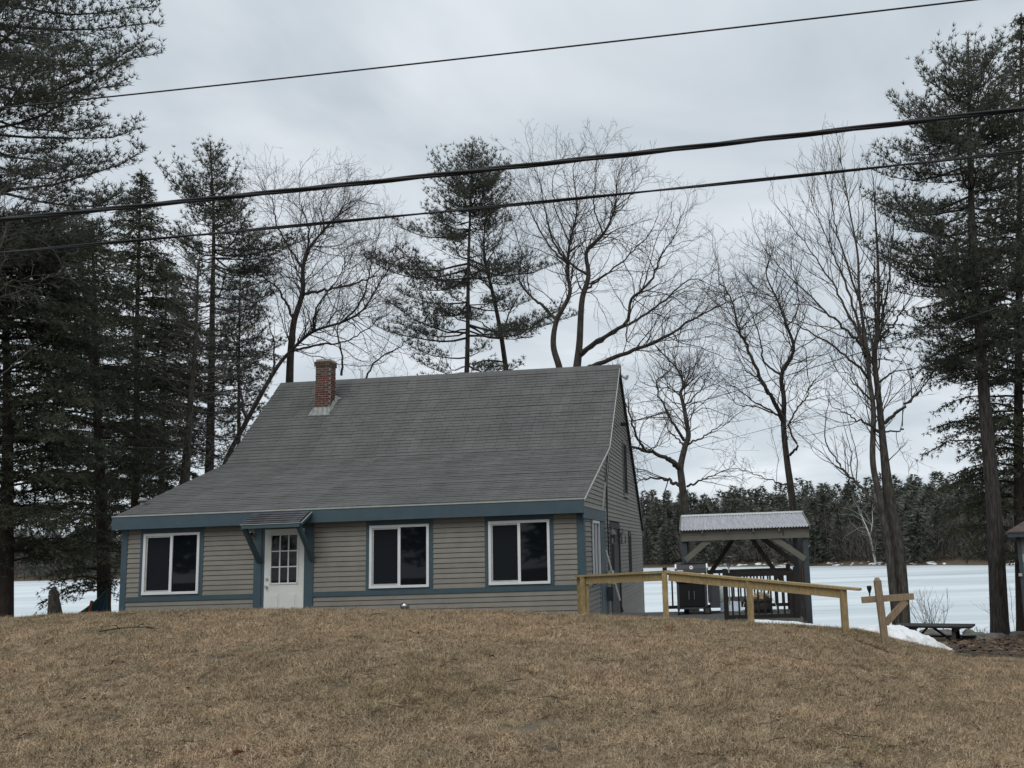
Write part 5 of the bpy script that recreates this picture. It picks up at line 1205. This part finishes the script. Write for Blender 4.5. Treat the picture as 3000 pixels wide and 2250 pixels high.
bare_tree('oak_tree', 'forked bare oak rising right behind the shelter roof', 30,
  [([(2358, 1825, 0), (2350, 1700, 0), (2330, 1540, 0), (2316, 1423, 0), (2306, 1351, 0), (2296, 1255, 0), (2297, 1170, 0), (2290, 1097, 0), (2325, 1025, 0), (2306, 956, 0), (2278, 880, .2), (2245, 803, .3), (2262, 736, .4)], .18, .018)],
  [([(2300, 1290, 0), (2296, 1240, 0), (2263, 1168, -.5), (2230, 1110, -.7), (2187, 1011, -.9), (2163, 962, -1), (2144, 880, -1.1), (2110, 830, -1.1), (2100, 760, -1.1)], .11, .012),
   ([(2306, 1330, 0), (2318, 1330, -.3), (2336, 1305, -.5), (2311, 1250, -.5), (2340, 1190, -.5), (2364, 1163, -.5), (2369, 1124, -.5), (2359, 1018, -.5)], .06, .014),
   ([(2364, 1150, -.5), (2389, 1112, -.5)], .03, .016),
   ([(2297, 1232, 0), (2263, 1206, .6), (2200, 1168, 1), (2150, 1130, 1.2)], .06, .012), ([(2263, 1210, .6), (2210, 1190, .4), (2160, 1185, .3), (2120, 1120, .3)], .035, .009),
   ([(2290, 1100, 0), (2240, 1060, .6), (2225, 990, .8), (2205, 920, .8), (2160, 830, .8)], .05, .01),
   ([(2306, 956, 0), (2340, 900, .5), (2330, 820, .6), (2310, 760, .6)], .035, .009), ([(2318, 1423, 0), (2270, 1410, .5), (2200, 1385, .8), (2160, 1372, 1)], .035, .009),
   ([(2230, 1110, -.7), (2190, 1090, -1), (2150, 1020, -1.2)], .03, .009)], seed=35, sub=2.3, dens=2.2, spread=.9)
bare_tree('maple_tree', 'double-trunk bare tree fanning upward behind the crossarm post', 27,
  [([(2650, 1850, 0), (2641, 1694, 0), (2631, 1586, 0), (2606, 1450, 0), (2600, 1400, 0), (2588, 1303, 0), (2576, 1180, 0), (2561, 1040, 0), (2571, 965, 0), (2573, 800, .1), (2566, 660, .2), (2560, 560, .2)], .20, .018),
   ([(2630, 1850, -.1), (2617, 1735, -.2), (2601, 1586, -.2), (2576, 1450, -.2), (2557, 1351, -.2), (2559, 1206, -.2), (2547, 1110, -.2), (2542, 1038, -.2), (2518, 869, -.2), (2513, 748, -.2), (2490, 620, -.2), (2470, 500, -.2)], .14, .016)],
  [([(2545, 1060, -.2), (2523, 1009, -.5), (2475, 965, -.8), (2400, 893, -1), (2310, 807, -1.2), (2240, 735, -1.3)], .06, .01),
   ([(2540, 1030, -.2), (2490, 930, .3), (2440, 830, .5), (2380, 740, .7), (2300, 635, .8)], .055, .01),
   ([(2535, 1000, -.2), (2480, 840, .4), (2430, 720, .5), (2380, 600, .5)], .05, .01),
   ([(2547, 1110, -.2), (2500, 1060, -.6), (2420, 1000, -.9), (2320, 945, -1.2), (2260, 900, -1.2)], .05, .01),
   ([(2525, 900, -.2), (2470, 740, -.6), (2440, 620, -.7), (2420, 520, -.7)], .04, .009),
   ([(2566, 1000, 0), (2610, 960, -.4), (2650, 900, -.6), (2690, 840, -.6)], .05, .011), ([(2571, 965, 0), (2600, 860, .4), (2610, 740, .6), (2620, 640, .6)], .045, .01),
   ([(2592, 1240, 0), (2640, 1195, -.4), (2690, 1150, -.6), (2725, 1105, -.8)], .065, .016), ([(2574, 1265, -.2), (2540, 1240, -.5), (2500, 1222, -.7), (2450, 1195, -.9)], .055, .012),
   ([(2584, 1500, -.2), (2523, 1430, .2), (2480, 1385, .3), (2460, 1360, .4), (2417, 1298, .4)], .06, .02), ([(2560, 1180, -.2), (2510, 1130, -.5), (2470, 1080, -.7)], .04, .01),
   ([(2595, 1265, 0), (2640, 1262, -.3), (2645, 1250, -.3)], .03, .018), ([(2576, 1120, 0), (2620, 1090, .5), (2680, 1080, .8)], .04, .01)], seed=36, sub=1.7, dens=1.9, up=.09, ang=(20, 48), crook=.2, bark='barkg', ground=2, rs=1.12)
# bare larch with whiskery branches on the left
def larch(name, label, Y, trunk, ext, r0, seed):
    g_ = np.random.default_rng(seed); R_.seed(seed); T = np.array([at(x, y, Y) for x, y in trunk]); C = spline(T, 40); gz = tz(C[0, 0], C[0, 1])
    C = np.vstack([np.linspace([C[0, 0], C[0, 1], gz - .2], C[0], 5)[:-1], C]); base = np.array([C[0, 0], C[0, 1], gz])
    t = thing(name, label, 'tree', base); V_, F_ = tubes([(C - base, np.linspace(r0, .02, len(C)), 10)]); link('trunk', npmesh('trunk', V_, F_, M['barkg'], True), t)
    out = []; z0 = at(550, 1380, Y)[2]
    for k in range(190):
        z = z0 + (C[-1, 2] - z0) * (k + g_.random()) / 190; f = (z - z0) / (C[-1, 2] - z0); c = np.array([np.interp(z, C[:, 2], C[:, j]) for j in range(3)])
        a = g_.random() * 6.28; L_ = (3.5 - 2.3 * f) * g_.uniform(.45, 1.1) * (.55 + .45 * abs(math.cos(a))); d = np.array([math.cos(a), math.sin(a), -.12 + .55 * f + g_.normal(0, .15)])
        grow(out, tuple(c), tuple(nrm(d)), L_, .017, 1, 3, .045 - .02 * (1 - f), .12, 2.8, (25, 60), .45, .3)
    V_, F_ = tubes([(P - base, r, 4) for P, r, l in out if l == 1]); link('branches', npmesh('branches', V_, F_, M['twigl']), t)
    V_, F_ = tubes([(P - base, r, 3) for P, r, l in out if l > 1]); kind(link('twigs', npmesh('twigs', V_, F_, M['twigl']), t), 'stuff')
larch('larch_tree', 'leafless larch with whiskery branches over the left roof corner', 30, [(540, 1430), (548, 1320), (560, 1150), (574, 980), (580, 760)], None, .18, 41)
bare_tree('maple_tree', 'pale leafless sapling poking in at the left edge', 19, [([(-70, 1830, 0), (-60, 1200, 0), (-50, 850, 0), (-30, 600, 0)], .09, .02)],
  [([(-55, 900, 0), (0, 720, 0), (60, 600, .2), (130, 560, .3)], .03, .006), ([(-50, 820, 0), (20, 680, .4), (90, 690, .6), (150, 730, .7)], .03, .006), ([(-40, 700, 0), (10, 560, .2), (70, 470, .3), (170, 480, .4)], .03, .006), ([(-60, 1000, 0), (0, 850, -.2), (60, 820, -.2)], .03, .006)], seed=37, sub=1.6, dens=1.8, bark='barkg', twig='twigl', spread=.7)

# ------------------------------------------------------------------ far shore: one mass of trees, a few single pale trunks, shore snow
def far_wood():
    g_ = np.random.default_rng(77); Vs, Fs, off = [], [], 0; Vt, Tt = [], []
    Vb, Fb = [], []
    trunk_v = []; broad = []
    for row, (dq, n) in enumerate(((1.2, 190), (7, 180), (14, 170), (22, 170), (31, 160), (42, 150), (58, 140), (80, 130), (105, 120))):
        for k in range(n):
            t = -.95 + 1.62 * (k + g_.uniform(-.6, 1.6)) / n
            if t > .75 or t < -1: continue
            d = float(shore(t)) + dq + g_.uniform(-4, 6) * (row > 0) + g_.uniform(0, 3); x = t * d; z = tz(x, d)
            if -.50 < t < -.06 and row < 6: continue          # hidden by the house
            h = g_.uniform(8.9, 11.8) * (1.0 + .12 * (d > 200)) * (.78 if row == 0 else 1); typ = g_.random()
            r_ = h * g_.uniform(.15, .25)
            if typ < (.62 if t < .33 else .45):                                   # conifer
                m = 420; u = g_.random(m) ** .8; zz_ = h * ((.02 if row == 0 else .10) + (.98 if row == 0 else .90) * u); rad = r_ * 1.15 * (1 - u) ** .6 * (.75 + .5 * np.abs(np.sin(u * 19 + g_.random() * 6))) * np.sqrt(g_.random(m)) + .1
                a = g_.random(m) * 6.28; P = np.stack([x + rad * np.cos(a), d + rad * np.sin(a), z + zz_], 1)
                dirn = nrm(np.stack([np.cos(a), np.sin(a), g_.normal(.25, .35, m)], 1)); s = nrm(np.cross(dirn, g_.normal(0, 1, (m, 3)))) * g_.uniform(.10, .24, m)[:, None]
                V = np.stack([P - s, P + s, P + dirn * g_.uniform(.6, 1.4, m)[:, None]], 1).reshape(-1, 3); Vs.append(V)
            else:                                            # bare hardwood: many fine upward strokes
                m = 170; u = g_.random(m); P = np.stack([x + g_.normal(0, r_ * .75, m), d + g_.normal(0, r_ * .75, m), z + h * .85 * (.12 + .75 * u)], 1)
                dirn = nrm(np.stack([(P[:, 0] - x) * .35 + g_.normal(0, .25, m), (P[:, 1] - d) * .35 + g_.normal(0, .25, m), np.full(m, 1.)], 1)); s = nrm(np.cross(dirn, g_.normal(0, 1, (m, 3)))) * .055
                V = np.stack([P - s, P + s, P + dirn * g_.uniform(1.0, 2.4, m)[:, None]], 1).reshape(-1, 3); broad.append(V)
            if row < 4: trunk_v.append((np.array([[x, d, z - .5], [x + g_.normal(0, .2), d, z + h * .5], [x + g_.normal(0, .4), d, z + h * .9]]), np.array([.16, .11, .03]) * g_.uniform(.6, 1.2), 4))
    V = np.concatenate(Vs); o = link('far_forest', npmesh('far_forest', V, np.arange(len(V)).reshape(-1, 3), mat('far_conifers_hazed', (.062, .068, .056), .85, (.124, .128, .104), .09, detail=5, isl=.4, spec=.1))); kind(o, 'stuff', 'dark evergreen forest along the far lake shore')  # distance haze put into the colour: foliage lightened, no mist volume
    V = np.concatenate(broad); o = link('far_hardwoods', npmesh('far_hardwoods', V, np.arange(len(V)).reshape(-1, 3), mat('far_bare_crowns', (.07, .062, .056), .9, (.135, .124, .112), .15, isl=.3, spec=.1))); kind(o, 'stuff', 'grey leafless crowns mixed into the far shore forest')
    V_, F_ = tubes(trunk_v); o = link('far_trunks', npmesh('far_trunks', V_, F_, mat('far_trunk_bark', (.055, .05, .046), .9, (.13, .122, .112), .12, lo=.45, hi=.7))); kind(o, 'stuff', 'thin trunks at the edge of the far forest')
    # snow and stones on the far shore
    sv = []; sf = []
    for px_, w_ in ((2120, 60), (2200, 90), (2290, 130), (2450, 50), (2530, 120), (2600, 90), (2680, 110), (2740, 60), (2960, 60)):
        for k in range(8):
            x = px_ + g_.uniform(-w_, w_) * .5; t_ = ray(x, 1660); t = t_[0] / t_[1]; d = float(shore(t)) + g_.uniform(.3, 3.5); X = t * d; zt_ = tz(X, d); a, b_, c = g_.uniform(.15, .9), g_.uniform(.2, .6), g_.uniform(.06, .26); o_ = len(sv)
            for i in range(3):
                for j in range(8):
                    an = j * math.pi / 4; rr = (1, .75, .25)[i]; sv.append((X + a * rr * math.cos(an), d + b_ * rr * math.sin(an), zt_ - .1 + c * (0, .7, 1)[i]))
            sf += [(o_ + i * 8 + j, o_ + i * 8 + (j + 1) % 8, o_ + i * 8 + 8 + (j + 1) % 8, o_ + i * 8 + 8 + j) for i in range(2) for j in range(8)] + [(o_ + 16, o_ + 17, o_ + 18, o_ + 19), (o_ + 16, o_ + 19, o_ + 20, o_ + 23), (o_ + 20, o_ + 21, o_ + 22, o_ + 23)]
    o = MB(); o.v = sv; o.f = sf; kind(o.build('shore_snow', M['snow']), 'stuff', 'snow patches on the far shore')
far_wood()
def road_wood():
    g_ = np.random.default_rng(5); Vs = []
    for k in range(75):
        x = -70 + 118 * k / 75 + g_.uniform(-2, 2); y = g_.uniform(-48, -30); h = g_.uniform(11, 19); r_ = h * g_.uniform(.16, .22); m = 420
        u = g_.random(m) ** .8; rad = r_ * (1 - u) ** .8 * (.7 + .5 * np.abs(np.sin(u * 17 + k))) * np.sqrt(g_.random(m)) + .1; a = g_.random(m) * 6.28
        P = np.stack([x + rad * np.cos(a), y + rad * np.sin(a), h * (.03 + .97 * u)], 1); d = nrm(np.stack([np.cos(a), np.sin(a), g_.normal(-.1, .3, m)], 1)); s = nrm(np.cross(d, g_.normal(0, 1, (m, 3)))) * g_.uniform(.12, .3, m)[:, None]
        Vs.append(np.stack([P - s, P + s, P + d * g_.uniform(.7, 1.5, m)[:, None]], 1).reshape(-1, 3))
    V = np.concatenate(Vs); kind(link('roadside_forest', npmesh('roadside_forest', V, np.arange(len(V)).reshape(-1, 3), M['needled'])), 'stuff', 'evergreen wood across the road, seen mirrored in the front windows')
road_wood()
bY = 190
p_ = ray(2565, 1655); tt_ = p_[0] / p_[1]; dB = float(shore(tt_)) + 1.5; kB = dB
bare_tree('birch_tree', 'pale forked birch standing on the far shore', dB, [([(2566, 1650, 0), (2553, 1590, 0), (2545, 1560, 0), (2530, 1525, 0), (2518, 1500, 0)], .34, .05)],
  [([(2549, 1575, 0), (2556, 1530, .5), (2556, 1500, .8)], .2, .05), ([(2562, 1625, 0), (2568, 1580, .5), (2572, 1550, .6)], .2, .05)], bark='birch', twig='birch', seed=51, sub=.5, dens=.35, spread=2.2, maxlev=2, rs=.8)
